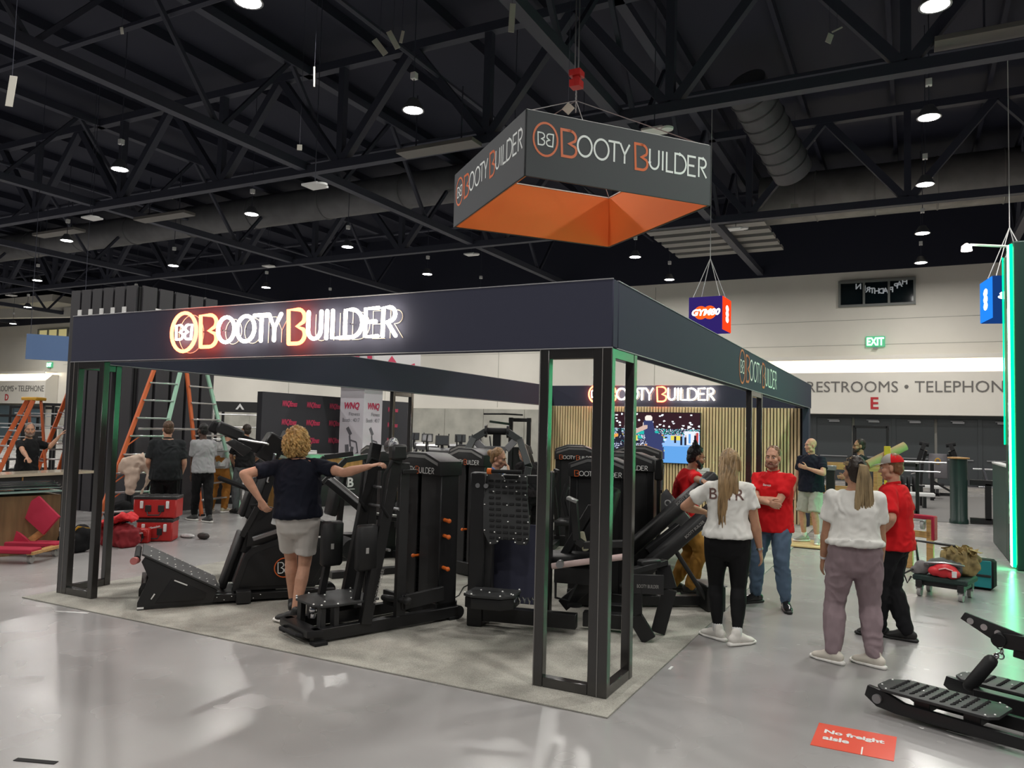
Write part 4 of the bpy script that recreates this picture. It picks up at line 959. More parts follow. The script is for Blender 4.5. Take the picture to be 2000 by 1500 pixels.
def person(label, loc, rz, H=1.75, tone=(.45, .24, .16), female=False, bulk=1., feet=((-.11, 0), (.11, 0)), toes=(12, -12), hands=None, poles=None, palms=None, curl=(.5, .5), lean=0., side=0., pel=(0, 0, 0), twist=0.,
           head=(0, 0), shirt=None, sleeve=.55, collar=False, hem=-.04, pants=None, leg=1., flare=1.0, shoes=None, sole=None, sock=None, hair=None, beard=None, vox=.007, seed=1, group=None, knees=((-.1, 1), (.1, 1)), heel=(0, 0)):
    s = H/1.75; t = thing('person', label, 'person', loc, rz, group)
    sk = skin(tone); f_ = female
    P = V((pel[0], pel[1], .935+pel[2]))*s
    tw = Matrix.Rotation(rad(twist), 3, 'Z'); sp = Matrix.Rotation(rad(side), 3, 'Y') @ Matrix.Rotation(rad(-lean), 3, 'X')
    hipw = .092 if not f_ else .098; shw = (.178 if not f_ else .158)*(.5+.5*bulk)
    hips = [P+V((sx*hipw*s, 0, -.015*s)) for sx in (-1, 1)]
    chest = P+sp @ V((0, 0, .34*s)); neck = P+sp @ V((0, .0, .545*s)); up = (sp @ Z).normalized()
    R3 = sp @ tw; right = R3 @ V((1, 0, 0)); fwd = R3 @ V((0, 1, 0))
    sh = [neck-up*.088*s+right*(sx*shw*s)-fwd*.005*s for sx in (-1, 1)]
    ank = [V((feet[i][0]*s, feet[i][1]*s, (.085+heel[i])*s)) for i in (0, 1)]
    kn = []
    for i in (0, 1):
        k, e = ik(hips[i], ank[i], .435*s, .425*s, V((knees[i][0], knees[i][1], 0))); kn.append(k); ank[i] = e
    hd = hands or (None, None); pl = poles or ((-.4, -1, -.2), (.4, -1, -.2)); elb, wr = [], []
    for i, sx in enumerate((-1, 1)):
        tgt = V(hd[i])*1.0 if hd[i] is not None else sh[i]+V((sx*.07, .05, -.52))*s
        e, w_ = ik(sh[i], tgt, .295*s, .262*s, V(pl[i])); elb.append(e); wr.append(w_)
    Rh = sp @ Matrix.Rotation(rad(twist*.8+head[0]), 3, 'Z') @ Matrix.Rotation(rad(head[1]), 3, 'X')
    hc = neck+up*.145*s+fwd*.018*s          # centre of the head
    hp = lambda x, y, z: hc+Rh @ (V((x, y, z))*s)
    # ---- body: one continuous skin
    b = MB(); bk = bulk
    def torso(b, g, z0=-.05, z1=.56, tight=1.):
        if f_: sec = [(-.03, .155, .105), (.02, .168, .116), (.06, .163, .114), (.18, .130, .095), (.26, .132, .100), (.36, .146, .116), (.43, .138, .098), (.49, .088, .070), (.545, .052, .052)]
        else: sec = [(-.03, .150, .108), (.02, .162, .116), (.10, .157, .114), (.20, .155, .112), (.32, .170, .122), (.42, .166, .112), (.49, .105, .080), (.545, .060, .058)]
        pts, rad_ = [], []
        for z, rx, ry in sec:
            if z < z0-.01 or z > z1: continue
            m_ = bk if z < .42 else .5+.5*bk
            pts.append(P+sp @ V((0, (.012*sin((z+.1)*6) if z < .5 else .0), z))*1.0*s if False else P+(sp @ V((0, 0, z*s)) if z > 0 else V((0, 0, z*s)))); rad_.append(((rx*m_+g)*s, (ry*m_*(1.12 if (bk > 1.1 and .05 < z < .3) else 1)+g)*s))
        rf = [right if z_ > .3 else V((1, 0, 0)) for z_ in ()]
        b.loft(pts, rad_, 20, ref=right*.6+V((1, 0, 0))*.4)
    torso(b, -.004)
    for i, sx in enumerate((-1, 1)):
        q = (.5+.5*bk)
        b.loft([hips[i]+V((0, 0, .03*s)), hips[i].lerp(kn[i], .3), hips[i].lerp(kn[i], .7), kn[i]], [.088*s*bk, .084*s*bk, .064*s*q, .054*s*q], 12)
        b.ell(hips[i]+V((0, -.042*s, -.01*s)), (.080*s*q, .064*s*q, .09*s))
        c_ = kn[i].lerp(ank[i], .3)-V((0, .012*s, 0)); b.loft([kn[i], c_, kn[i].lerp(ank[i], .65), ank[i]], [.052*s*q, .056*s*q, .044*s*q, .034*s], 12)
        td = Matrix.Rotation(rad(toes[i]), 3, 'Z') @ V((0, 1, 0)); lo_ = ank[i]-V((0, 0, .05*s))
        b.loft([lo_-td*.05*s, lo_+td*.03*s, lo_+td*.13*s-V((0, 0, .015*s))], [(.028*s, .03*s), (.034*s, .032*s), (.035*s, .018*s)], 10, ref=(0, 0, 1))
        b.ell(sh[i], (.054*s*q, .054*s*q, .054*s*q))
        b.loft([sh[i], sh[i].lerp(elb[i], .45), elb[i]], [.052*s*q, .048*s*q, .038*s*q], 12)
        b.loft([elb[i], elb[i].lerp(wr[i], .28), wr[i]], [.038*s*q, .042*s*q, .025*s], 12)
        b.loft([neck-up*.035*s, sh[i]+up*.008*s], [.050*s, .044*s], 10)
        fd = (wr[i]-elb[i]).normalized(); pn = V((palms or ((.9, .2, 0), (-.9, .2, 0)))[i])
        hand_geo(b, wr[i]+fd*.01*s, fd, pn, s*(1.0 if not f_ else .92), curl[i], thumb=1 if fd.cross(pn).dot(V((0, 1, 0)) if abs(fd.y) < .7 else V((0, 0, 1))) > 0 else -1)
    b.loft([neck-up*.06*s, neck+up*.03*s, hp(0, -.012, -.06)], [.066*s, .056*s, .054*s], 14)
    E = lambda c, r: b.ell(hp(*c), tuple(k*s for k in r), Rh)
    E((0, -.008, .035), (.073, .094, .092)); E((0, .028, -.03), (.060, .066, .082)); E((0, .058, -.092), (.036, .034, .027)); E((0, .05, .03), (.055, .045, .04))
    for sx in (-1, 1):
        E((sx*.040, .058, -.028), (.026, .03, .026)); E((sx*.03, .083, .020), (.025, .013, .008)); E((sx*.047, .02, -.075), (.024, .035, .025))
        b.ell(hp(sx*.074, -.008, -.012), (.011*s, .02*s, .033*s), Rh @ RZ(sx*-20)); E((sx*.011, .098, -.036), (.010, .010, .009))
    b.loft([hp(0, .090, .012), hp(0, .103, -.012), hp(0, .112, -.032)], [.009*s, .011*s, .013*s], 8); E((0, .086, -.063), (.024, .014, .007)); E((0, .084, -.075), (.02, .013, .007))
    body = b.build('body', sk, t); remesh(body, vox, 2)
    # ---- face
    for sx in (-1, 1):
        e = MB().ell(hp(sx*.031, .0835, .002), (.0125*s, .008*s, .007*s), Rh).build('eye', M['eyew'], t)
        MB().ell(hp(sx*.031, .0905, .002), (.0055*s, .003*s, .0055*s), Rh).build('iris', M['iris'], e)
        if hair: MB().loft([hp(sx*.014, .0975, .022), hp(sx*.032, .0965, .027), hp(sx*.05, .086, .021)], [.0042*s]*3, 6).build('eyebrow', hair[1], t)
    MB().loft([hp(-.024, .089, -.069), hp(0, .101, -.0675), hp(.024, .089, -.069)], [.004*s, .0065*s, .004*s], 8).build('lips', M['lips'], t)
    if beard:
        b = MB(); b.loft([hp(-.062, .01, -.05), hp(-.05, .05, -.085), hp(0, .085, -.103), hp(.05, .05, -.085), hp(.062, .01, -.05)], [.018*s, .026*s, .028*s, .026*s, .018*s], 10)
        b.loft([hp(-.03, .088, -.072), hp(-.018, .10, -.055), hp(.018, .10, -.055), hp(.03, .088, -.072)], [.008*s]*4, 8)
        remesh(b.build('beard', beard, t), .006, 1, .004, 60, seed)
    # ---- clothes
    if shirt:
        b = MB(); g = (.020 if not f_ else .014)+(.008 if hem < -.05 else 0)
        ptsz = hem
        if f_: sec = [(ptsz, .182, .142), (ptsz+.03, .180, .140), (.10, .166, .126), (.18, .147, .112), (.28, .142, .110), (.37, .150, .120), (.44, .138, .100), (.495, .092, .076), (.525, .068, .062)]
        else: sec = [(ptsz, .178, .142), (ptsz+.03, .177, .140), (.10, .166, .128), (.20, .160, .118), (.32, .172, .125), (.42, .166, .114), (.49, .108, .086), (.525, .072, .066)]
        pts = [P+(sp @ V((0, 0, z*s)) if z > 0 else V((0, 0, z*s))) for z, _, _ in sec]
        rr = [((rx*(bk if z < .42 else .5+.5*bk)+g)*s, (ry*(bk if z < .42 else .5+.5*bk)*(1.12 if (bk > 1.1 and .0 < z < .3) else 1)+g)*s) for z, rx, ry in sec]
        pts[0] = pts[0]-V((0, .006*s, 0)); pts[1] = pts[1]-V((0, .006*s, 0)); b.loft(pts, rr, 22, ref=right*.6+V((1, 0, 0))*.4, cap=False)
        q = (.5+.5*bk)
        for i, sx in enumerate((-1, 1)):
            b.ell(sh[i]+up*.0*s, (.066*s*q, .066*s*q, .066*s*q)); b.loft([neck-up*.055*s, sh[i]+up*.006*s], [.060*s, .056*s], 12)
            b.loft([sh[i], sh[i].lerp(elb[i], sleeve*.5), sh[i].lerp(elb[i], sleeve)], [.064*s*q, .065*s*q, .068*s*q], 14, cap=False)
            if sleeve > 1: b.loft([elb[i], elb[i].lerp(wr[i], sleeve-1)], [.058*s*q, .046*s*q], 12)
        o = remesh(b.build('shirt', shirt, t), .011, 6, .012, 11, seed)
        if collar:
            c = MB(); c.loft([neck-up*.02*s+right*.062*s*cos(a)+fwd*.062*s*sin(a)*1.0+fwd*.004*s+up*(.014*s-.012*s*sin(a)) for a in [rad(100+k*17) for k in range(21)]], [(.016*s, .007*s)]*21, 8, ref=up); c.build('collar', shirt, o)
            pk = V(fwd); MB().bar(neck-up*.05*s+fwd*.095*s, neck-up*.17*s+fwd*.142*s*q, .03*s, .008*s, up=fwd).build('placket', shirt, o)
    if pants:
        b = MB(); q = (.5+.5*bk); g = .012
        b.loft([P+V((0, 0, .10*s)), P+V((0, 0, .02*s)), P+V((0, 0, -.06*s))], [((.152 if not f_ else .150)*bk*s+g, (.112*bk)*s+g), (.170*bk*s+g, .122*bk*s+g), (.165*bk*s+g, .115*bk*s+g)], 20, ref=(1, 0, 0))
        for i in (0, 1):
            b.ell(hips[i]+V((0, -.044*s, -.012*s)), (.087*s*q, .072*s*q, .098*s))
            tl = min(leg, 1.); kk = min(1, tl*2)
            p_ = [hips[i]+V((0, 0, .02*s)), hips[i].lerp(kn[i], .35*kk), hips[i].lerp(kn[i], .75*kk), hips[i].lerp(kn[i], kk)]
            b.loft(p_, [.096*s*bk, (.092*bk)*s+.006*flare, (.073*q)*s+.003+.010*flare+(.014 if tl < .6 else 0), (.062*q)*s+.004+.012*flare+(.024 if tl < .6 else 0)], 14, cap=tl >= .6)
            if tl > .5:
                f2 = (tl-.5)*2; b.loft([kn[i], kn[i].lerp(ank[i], .3*f2)-V((0, .01*s, 0)), kn[i].lerp(ank[i], .7*f2), kn[i].lerp(ank[i], f2)], [.061*s*q+.004+.010*flare, .064*s*q+.005+.010*flare, .052*s*q+.003+.014*flare, .040*s+.003+.016*flare], 14)
        remesh(b.build('trousers' if leg > .6 else 'shorts', pants, t), .011, 2, .013*(1 if flare > .3 else .2), 10, seed+5)
    if shoes:
        for i in (0, 1):
            td = Matrix.Rotation(rad(toes[i]), 3, 'Z') @ V((0, 1, 0)); a0 = V((ank[i].x, ank[i].y, heel[i]*s)); pit = heel[i]
            F = lambda y, z: a0+td*(y*s)+V((0, 0, (z+max(0, pit*.5*(.03-y)*4))*s))
            b = MB(); b.loft([F(-.058, .055), F(-.02, .066), F(.05, .062), F(.11, .046), F(.160, .038), F(.178, .034)], [(.045*s, .036*s), (.056*s, .041*s), (.048*s, .044*s), (.033*s, .048*s), (.027*s, .045*s), (.021*s, .035*s)], 14, ref=(0, 0, 1))
            b.loft([F(-.012, .06), F(-.012, .112)], [(.046*s), (.045*s)], 12)
            o = remesh(b.build('shoe', shoes, t), .007, 2)
            if sole:
                c = MB(); c.loft([F(-.085, .017), F(-.03, .016), F(.05, .014), F(.13, .014), F(.200, .020)], [(.021*s, .034*s), (.021*s, .042*s), (.018*s, .042*s), (.020*s, .048*s), (.018*s, .034*s)], 14, ref=(0, 0, 1)); c.build('sole', sole, o)
            if sock: MB().loft([ank[i]-V((0, 0, .0)), ank[i].lerp(kn[i], .16)], [.044*s, .044*s], 12).build('sock', sock, t)
    # ---- hair
    if hair:
        st, hm = hair[0], hair[1]; R_ = random.Random(seed)
        if st != 'bald':
            b = MB(); HE = lambda c, r: b.ell(hp(*c), tuple(k*s for k in r), Rh, 18, 12)
            HE((0, -.022, .052), (.079, .088, .086)); HE((0, -.045, -.005), (.073, .062, .075))
            if st in ('long', 'ponytail', 'bun', 'topknot', 'curly'): HE((0, -.03, .04), (.083, .088, .09)); HE((0, -.05, -.03), (.066, .052, .07))
            if st == 'curly': HE((0, -.035, .02), (.098, .095, .105)); HE((0, -.05, -.07), (.09, .075, .08))
            if st == 'bun': HE((-.01, -.125, .035), (.045, .045, .045))
            if st == 'topknot': HE((0, -.055, .135), (.030, .032, .036)); HE((0, -.065, .165), (.014, .02, .02))
            o = remesh(b.build('hair', hm, t), .008, 1, .007 if st != 'curly' else .016, 45 if st != 'curly' else 28, seed)
            if st == 'long':
                b = MB()
                for k in range(64):
                    a = rad(R_.uniform(185, 355)); r0 = R_.uniform(.075, .088); l = hair[2]*R_.uniform(.82, 1.05)
                    x0, y0 = r0*cos(a)*1.0, r0*sin(a)*1.05-.012; pts = []
                    for j in range(7):
                        u = j/6; pull = 1-.25*u; wv = .012*sin(u*7+k)
                        w2 = min(1, u*2.2); w2 = w2*w2*(3-2*w2); yy = y0*(1-w2)+(-.150-.012*cos(k*1.7))*w2; lp = Rh @ V((x0*(1-.1*w2)*s, y0*(1-w2)*s, 0)); pts.append(hc+lp+V((wv, (-.150-.014*cos(k*1.7))*w2*s, (.055-(l+.05)*u)*s)))
                    b.loft(pts, [.012*s, .015*s, .016*s, .016*s, .014*s, .010*s, .004*s], 6)
                for k in range(26):
                    a = rad(R_.uniform(20, 160)); x0 = .07*cos(a)
                    b.loft([hp(x0*.2, -.02, .138), hp(x0*.8, -.06+.01*sin(k), .10), hp(x0*1.1, -.10, .02), hp(x0*1.1, -.105, -.06)], [.008*s, .012*s, .012*s, .008*s], 6)
                b.build('long_strands', hm, t)
            if st == 'ponytail':
                b = MB(); hm2 = hair[2]
                for k in range(46):
                    dx, dy = R_.uniform(-.5, .5), R_.uniform(-.5, .5); l = R_.uniform(.30, .40)
                    pts = [hp(.02*dx, -.10, .065), hp(.06*dx, -.145+.02*dy, .05), hp(.12*dx, -.155+.03*dy, -.06), hp(.15*dx+.01*sin(k), -.15+.04*dy, -.06-l*.5), hp(.17*dx+.015*sin(k*2), -.135+.04*dy, -.06-l*.95)]
                    b.loft(pts, [.008*s, .011*s, .012*s, .010*s, .003*s], 6)
                for k in range(24):
                    a = rad(R_.uniform(0, 180)); b.loft([hp(.078*cos(a), .035, .05+.07*sin(a)), hp(.085*cos(a), -.03, .045+.085*sin(a)), hp(.02*cos(a), -.105, .065)], [.004*s, .007*s, .006*s], 6)
                b.build('ponytail', hm2, t); MB().ring(hp(0, -.105, .064), .02*s, .007*s, Rh @ V((0, 1, .2)), 14, 6).build('hair_tie', M['rubber'], t)
            if st == 'curly':
                b = MB()
                for k in range(170):
                    a = rad(R_.uniform(150, 390)); z0 = R_.uniform(-.09, .115); rr = math.sqrt(max(.02, 1-((z0-.02)/.13)**2))*.098
                    c_ = (rr*cos(a), rr*sin(a)-.03, z0); ph = R_.uniform(0, 6)
                    b.loft([hp(c_[0]*(1+.05*j)+.010*cos(ph+j*1.5), c_[1]*(1+.04*j)+.010*sin(ph+j*1.5), c_[2]-.014*j) for j in range(6)], [.006*s, .010*s, .011*s, .011*s, .009*s, .004*s], 6)
                b.build('curls', hair[2], t)
    J = dict(P=P, sh=sh, elb=elb, wr=wr, hp=hp, hc=hc, Rh=Rh, neck=neck, up=up, fwd=fwd, right=right, kn=kn, ank=ank, s=s, hips=hips)
    return t, J
def W2L(loc, rz, p):
    """a point of the room in the person's own frame"""
    return tuple(Matrix.Rotation(-rad(rz), 3, 'Z') @ (V(p)-V((loc[0], loc[1], loc[2] if len(loc) > 2 else 0))))
def on_cloth(t, part, s, o, dirv, right, up, w, m, name='print', bold=.01):
    """lettering laid on the surface of a garment by casting along dirv"""
    ob = [c for c in t.children if c.name.split('.')[0] == part][0]
    me = ob.data; tree = BVHTree.FromPolygons([v.co for v in me.vertices], [p.vertices[:] for p in me.polygons]); b = MB(); text(b, s, o, right, up, w=w, bold=bold)
    d = V(dirv).normalized(); vs = []
    for v in b.v:
        h = tree.ray_cast(V(v)-d*.5, d); vs.append((h[0] if h[0] else V(v))-d*.004)
    b.v = [tuple(v) for v in vs]; b.build(name, m, ob)
def strap(t, name, m, J, i, f=.94, r=.030):
    a, c = J['elb'][i], J['wr'][i]; d = c-a; MB().cyl(a+d*(f-.035), a+d*(f+.035), r*J['s'], n=16).build(name, m, t)
M['eyew'] = mat('eye_white', (.7, .68, .64), .3); M['iris'] = mat('iris', (.03, .02, .015), .2); M['lips'] = mat('lips', (.36, .12, .10), .45)
SK1, SK2, SK3, SK4 = (.56, .30, .20), (.48, .25, .155), (.36, .19, .115), (.075, .038, .026)
C_navy = cloth('navy_knit', (.010, .012, .022)); C_black = cloth('black_cotton', (.010, .010, .011)); C_white = cloth('white_cotton', (.78, .77, .73)); C_red = cloth('red_knit', (.62, .012, .016))
C_grey = cloth('heather_grey', (.33, .33, .34)); C_lgrey = cloth('light_grey_shorts', (.58, .545, .51)); C_mauve = cloth('mauve_jogger', (.30, .225, .245)); C_jean = cloth('washed_denim', (.09, .135, .2))
C_tan = cloth('tan_canvas', (.34, .17, .035)); C_brn = cloth('brown_canvas', (.36, .15, .03)); C_legg = cloth('black_legging', (.008, .008, .009), .7); C_sage = cloth('pale_sage_shorts', (.42, .43, .36)); C_slate = cloth('slate_trousers', (.10, .105, .11))
S_white = mat('white_shoe', (.74, .71, .66), .6); S_black = mat('black_shoe', (.012, .012, .012), .5); S_shine = mat('polished_black_shoe', (.012, .012, .012), .18); S_grey = mat('grey_shoe', (.33, .34, .31), .7); SOLE = mat('white_sole', (.8, .78, .74), .6)
H_blond = hairm('blond_hair', (.42, .25, .09)); H_brown = hairm('brown_hair', (.09, .05, .03)); H_black = hairm('black_hair', (.012, .011, .011)); H_light = hairm('light_brown_hair', (.27, .175, .085)); H_dk = hairm('dark_hair', (.03, .022, .017)); H_str = hairm('streaked_hair', (.30, .22, .12)); H_curl = hairm('golden_curls', (.50, .32, .12))
GZ = .016
# --- the blond person with a hand on the leg machine
loc, rz = (-3.20, .40, GZ), 38
t, J = person('blond curly-haired person in navy polo and grey shorts, leaning on the leg machine', loc, rz, 1.80, SK1, bulk=1.12, feet=((-.03, .24), (.01, -.03)), toes=(-5, 62), hands=(W2L(loc, rz, (-3.384, 0.095, 1.154)), W2L(loc, rz, (-2.509, 0.549, 1.475))), poles=((-1, -.5, .1), (.1, -.6, -1)),
    palms=((.6, .6, -.4), (0, .3, -1)), curl=(.7, .75), head=(-8, 0), shirt=C_navy, sleeve=.62, collar=True, hem=.0, pants=C_lgrey, leg=.37, flare=.3, shoes=S_black, sole=SOLE, hair=('curly', H_blond, H_curl), vox=.0065, seed=3, knees=((0, 1), (.2, 1)), heel=(.03, 0), side=-3)
o = MB().box(V(J['P'])+V((-.19, -.03, .0))*J['s'], (.05, .03, .13), RY(15), ch=.01).build('phone_in_pocket', M['white'], t)
# --- woman in white tee, leggings
loc, rz = (.40, 1.98, 0), 12
t, J = person('long-haired person in white tee and black leggings, seen from behind beside the hip bench', loc, rz, 1.71, SK2, True, 1.17, feet=((-.08, .08), (.09, -.06)), toes=(48, -48), hands=((-.20, .22, 1.12), (.285, .02, .80)), poles=((-1, -.4, -.2), (.6, -1, 0)), curl=(.7, .55), palms=((.6, .5, -.5), (-.9, .3, 0)),
    head=(28, 0), shirt=C_white, sleeve=.6, hem=.02, pants=C_legg, leg=.93, flare=.05, shoes=S_white, sole=SOLE, sock=M['white'], hair=('long', H_light, .55), vox=.0065, seed=8)
on_cloth(t, 'shirt', 'BSTR', (-.16, -.3, 1.27), (0, 1, 0), (1, 0, 0), (0, 0, 1), .30, mat('brown_print', (.12, .06, .05), .7)); strap(t, 'bracelet', M['alu'], J, 1)
# --- red polo, arms crossed
loc, rz = (.52, 3.78, 0), 164
t, J = person('person in red polo and jeans standing with arms crossed, facing the camera', loc, rz, 1.73, SK1, bulk=1.10, feet=((-.19, .10), (.20, .0)), toes=(35, -28), hands=((.10, .27, 1.17), (-.10, .315, 1.13)), poles=((-.6, .35, -1), (.6, .35, -1)), palms=((.1, -1, .2), (-.1, -1, .1)), curl=(.6, .6),
    head=(10, 0), shirt=C_red, sleeve=.72, collar=True, hem=-.12, pants=C_jean, leg=.96, flare=.9, shoes=S_shine, sole=S_black, hair=('short', hairm('sandy_hair', (.16, .085, .045))), beard=hairm('stubble', (.22, .11, .07)), vox=.007, seed=12)
on_cloth(t, 'shirt', 'fitness', (.05, .3, 1.30), (0, -1, 0), (-1, 0, 0), (0, 0, 1), .09, mat('white_print', (.75, .72, .7), .7))
# --- topknot, red tee
loc, rz = (-.50, 3.80, GZ), -62
t, J = person('bearded person with black topknot in red tee and tan trousers, leaning on the hip bench', loc, rz, 1.76, SK3, bulk=1.05, feet=((-.08, -.06), (.10, .08)), toes=(8, -10), hands=(W2L(loc, rz, (-0.416, 3.675, 0.954)), W2L(loc, rz, (-0.064, 3.099, 1.339))), poles=((-1, -.6, -.3), (.9, -.3, -.6)), palms=((0, 1, 0), (0, 0, -1)), curl=(.5, .4),
    lean=12, pel=(0, 0, -.05), head=(5, -4), shirt=C_red, sleeve=.75, hem=-.06, pants=C_tan, leg=.97, flare=1.3, shoes=S_black, sole=S_black, hair=('topknot', H_black), beard=H_black, vox=.007, seed=15)
strap(t, 'wristband', mat('blue_wristband', (.1, .35, .55), .5), J, 1, .8, .034)
# --- joggers woman
loc, rz = (1.45, 1.88, 0), 14
t, J = person('person with streaked ponytail in white tee and mauve joggers, hands in pockets', loc, rz, 1.69, SK2, True, 1.22, feet=((-.17, .0), (.15, -.02)), toes=(50, 50), hands=((-.23, .12, .80), (.23, .14, .82)), poles=((-.7, -1, 0), (.8, -1, 0)), curl=(.4, .4), head=(18, 0),
    shirt=C_white, sleeve=.66, hem=.07, pants=C_mauve, leg=.97, flare=1.15, shoes=mat('ivory_shoe', (.68, .63, .55), .6), sole=SOLE, hair=('ponytail', H_dk, H_str), vox=.0065, seed=21)
strap(t, 'watch', M['white'], J, 0)
# --- cap man
loc, rz = (1.72, 2.95, 0), 78
t, J = person('person in grey and red cap, red polo and black trousers, one hand on hip', loc, rz, 1.70, SK1, bulk=1.10, feet=((.02, .14), (.03, -.10)), toes=(20, 0), hands=((-.20, .06, .98), (.26, .10, .98)), poles=((-1, -.6, 0), (1, -.8, .1)), curl=(.5, .5), palms=((1, 0, -.2), (-1, .0, -.2)), head=(4, -6),
    shirt=C_red, sleeve=.85, collar=True, hem=-.08, pants=cloth('black_work_trousers', (.012, .012, .014)), leg=.98, flare=1.3, shoes=S_black, sole=S_black, hair=('short', hairm('ginger_hair', (.2, .09, .04))), vox=.007, seed=25)
hp, Rh, s_ = J['hp'], J['Rh'], J['s']
b = MB()
for j in range(7):
    a = rad(j*15); b.v += [tuple(hp(.088*cos(a)*cos(rad(k*18)), -.012+.104*cos(a)*sin(rad(k*18)), .048+.088*sin(a))) for k in range(20)]
b.f = [(j*20+k, j*20+(k+1) % 20, (j+1)*20+(k+1) % 20, (j+1)*20+k) for j in range(6) for k in range(20)]; b.mi = [1 if 10 <= k < 20 else 0 for j in range(6) for k in range(20)]
cap = b.build('cap', [mat('cap_grey', (.36, .33, .30), .8), C_red], t)
b = MB(); n = 14
top = [hp(.082*cos(rad(180*k/n)), .075*sin(rad(180*k/n)), .05) for k in range(n+1)]; out = [hp(.078*cos(rad(180*k/n)), .055+.115*sin(rad(180*k/n)), .045-.012*sin(rad(180*k/n))) for k in range(n+1)]
dn = V((0, 0, -.006)); v4 = top+out+[p+dn for p in top]+[p+dn for p in out]; m_ = n+1
b.add(v4, [[k, k+1, m_+k+1, m_+k] for k in range(n)]+[[2*m_+k, 3*m_+k, 3*m_+k+1, 2*m_+k+1] for k in range(n)]+[[m_+k, m_+k+1, 3*m_+k+1, 3*m_+k] for k in range(n)])
b.build('cap_brim', mat('cap_brim_grey', (.38, .35, .31), .8), t)
MB().loft([hp(.082, -.02, .06), hp(.09, .01, .075), hp(.08, .05, .07)], [.008, .012, .008], 8).build('cap_badge', mat('cap_badge_gold', (.5, .3, .06), .6), t)
# --- bald man on the pallet edge
loc, rz = (.34, 9.1, .04), 158
t, J = person('bald person in navy polo and pale shorts, one hand on the chest', loc, rz, 1.78, SK1, bulk=1.10, feet=((-.14, .06), (.15, -.05)), toes=(25, -30), hands=((-.06, .24, 1.27), (.27, .08, .84)), poles=((-1, .1, -.7), (.8, -1, 0)), palms=((0, -1, 0), (-1, 0, 0)), curl=(.2, .5), head=(-28, 0),
    shirt=C_navy, sleeve=.66, collar=True, hem=-.08, pants=C_sage, leg=.48, flare=1.2, shoes=S_grey, sole=SOLE, sock=M['white'], hair=('bald', hairm('pale_brow', (.25, .14, .09))), vox=.009, seed=31)
# --- sunglasses man behind the crate
loc, rz = (1.0, 11.2, 0), 105
t, J = person('bearded person with dark swept hair and glasses in dark tee, behind the wooden crate', loc, rz, 1.82, SK2, feet=((-.1, 0), (.1, 0)), hands=((-.2, .25, 1.1), (.2, .25, 1.1)), head=(0, 0), shirt=cloth('dark_green_tee', (.012, .02, .02)), sleeve=.7, pants=C_black, shoes=S_black, hair=('short', H_dk), beard=H_dk, vox=.010, seed=33)
hp = J['hp']; b = MB()
for sx in (-1, 1): b.ell(hp(sx*.032, .102, .004), (.022, .005, .015), J['Rh']); b.cyl(hp(sx*.055, .1, .008), hp(sx*.078, .0, .008), .003, n=6)
b.build('glasses', mat('amber_glasses', (.15, .08, .02), .2), t)
# --- bun-haired woman behind the perforated plate
loc, rz = (*(-2.531, 2.934), GZ), -75
t, J = person('bun-haired person with blue lanyard in dark jacket, hand at chin, behind the perforated plate', loc, rz, 1.60, SK1, True, 1., hands=((-.2, .1, .82), (.05, .20, 1.33)), poles=((-.5, -1, 0), (.6, .2, -1)), palms=((1, 0, 0), (-.3, -1, 0)), curl=(.5, 1.0), head=(-8, -10), lean=4, shirt=cloth('dark_jacket', (.012, .014, .018)), sleeve=1.8, pants=C_black, shoes=S_black, hair=('bun', hairm('honey_hair', (.26, .15, .07))), vox=.007, seed=37)
n_ = J['neck']; MB().loft([n_+V((-.07, -.03, .02)), n_+V((-.085, .05, -.03)), n_+V((-.05, .13, -.16)), n_+V((0, .16, -.26))], [.009]*4, 8).loft([n_+V((.07, -.03, .02)), n_+V((.085, .05, -.03)), n_+V((.05, .13, -.16)), n_+V((0, .16, -.26))], [.009]*4, 8).build('lanyard', mat('blue_lanyard', (.08, .22, .6), .6), t)
# --- the crew at the left
loc, rz = (-10.15, 5.15, 0), 62
person('broad person in black polo and shorts facing the orange ladder, seen from behind', (*(-9.036, 3.622), 0), 52, 1.83, SK1, bulk=1.22, hands=((-.22, .2, 1.0), (.24, .15, .95)), head=(10, 0), shirt=cloth('black_polo', (.018, .02, .022)), sleeve=.8, collar=True, hem=-.1, pants=C_black, leg=.5, shoes=S_black, sole=S_black, hair=('short', H_brown), vox=.009, seed=41)
person('person in heather grey tee and black joggers stepping to the left beside the orange ladder', (-9.75, 5.0, 0), 75, 1.80, SK4, bulk=1.02, feet=((-.02, .22), (.05, -.20)), toes=(10, 5), hands=((-.16, .12, .80), (.2, .05, .82)), lean=6, head=(12, 0), shirt=C_grey, sleeve=.75, hem=-.06, pants=C_black, leg=.95, flare=.5, shoes=mat('dark_grey_shoe', (.05, .05, .05), .7), sole=SOLE, hair=('short', H_black), vox=.009, seed=43)
person('bearded person in black shirt and slate trousers, facing left by the low counter', (*(-10.161, 6.396), 0), 62, 1.80, SK2, feet=((-.12, .08), (.12, -.02)), hands=((-.15, .3, 1.0), (.2, .25, 1.0)), poles=((-1, -.7, -.3), (1, -.7, -.3)), head=(20, 0), shirt=C_black, sleeve=.8, hem=-.02, pants=C_slate, leg=.97, shoes=S_black, sole=S_black, hair=('short', H_dk), beard=H_dk, vox=.009, seed=45)
person('person in brown work trousers stooping at the counter behind the orange ladder', (*(-10.672, 6.202), 0), 20, 1.76, SK2, feet=((-.15, 0), (.12, .05)), lean=26, hands=((-.2, .5, 1.0), (.2, .5, 1.0)), head=(0, -10), shirt=cloth('pale_tee', (.45, .45, .44)), sleeve=.7, pants=C_brn, leg=.97, flare=1.2, shoes=mat('cream_boot', (.5, .44, .33), .7), sole=SOLE, hair=('short', H_dk), vox=.010, seed=47)
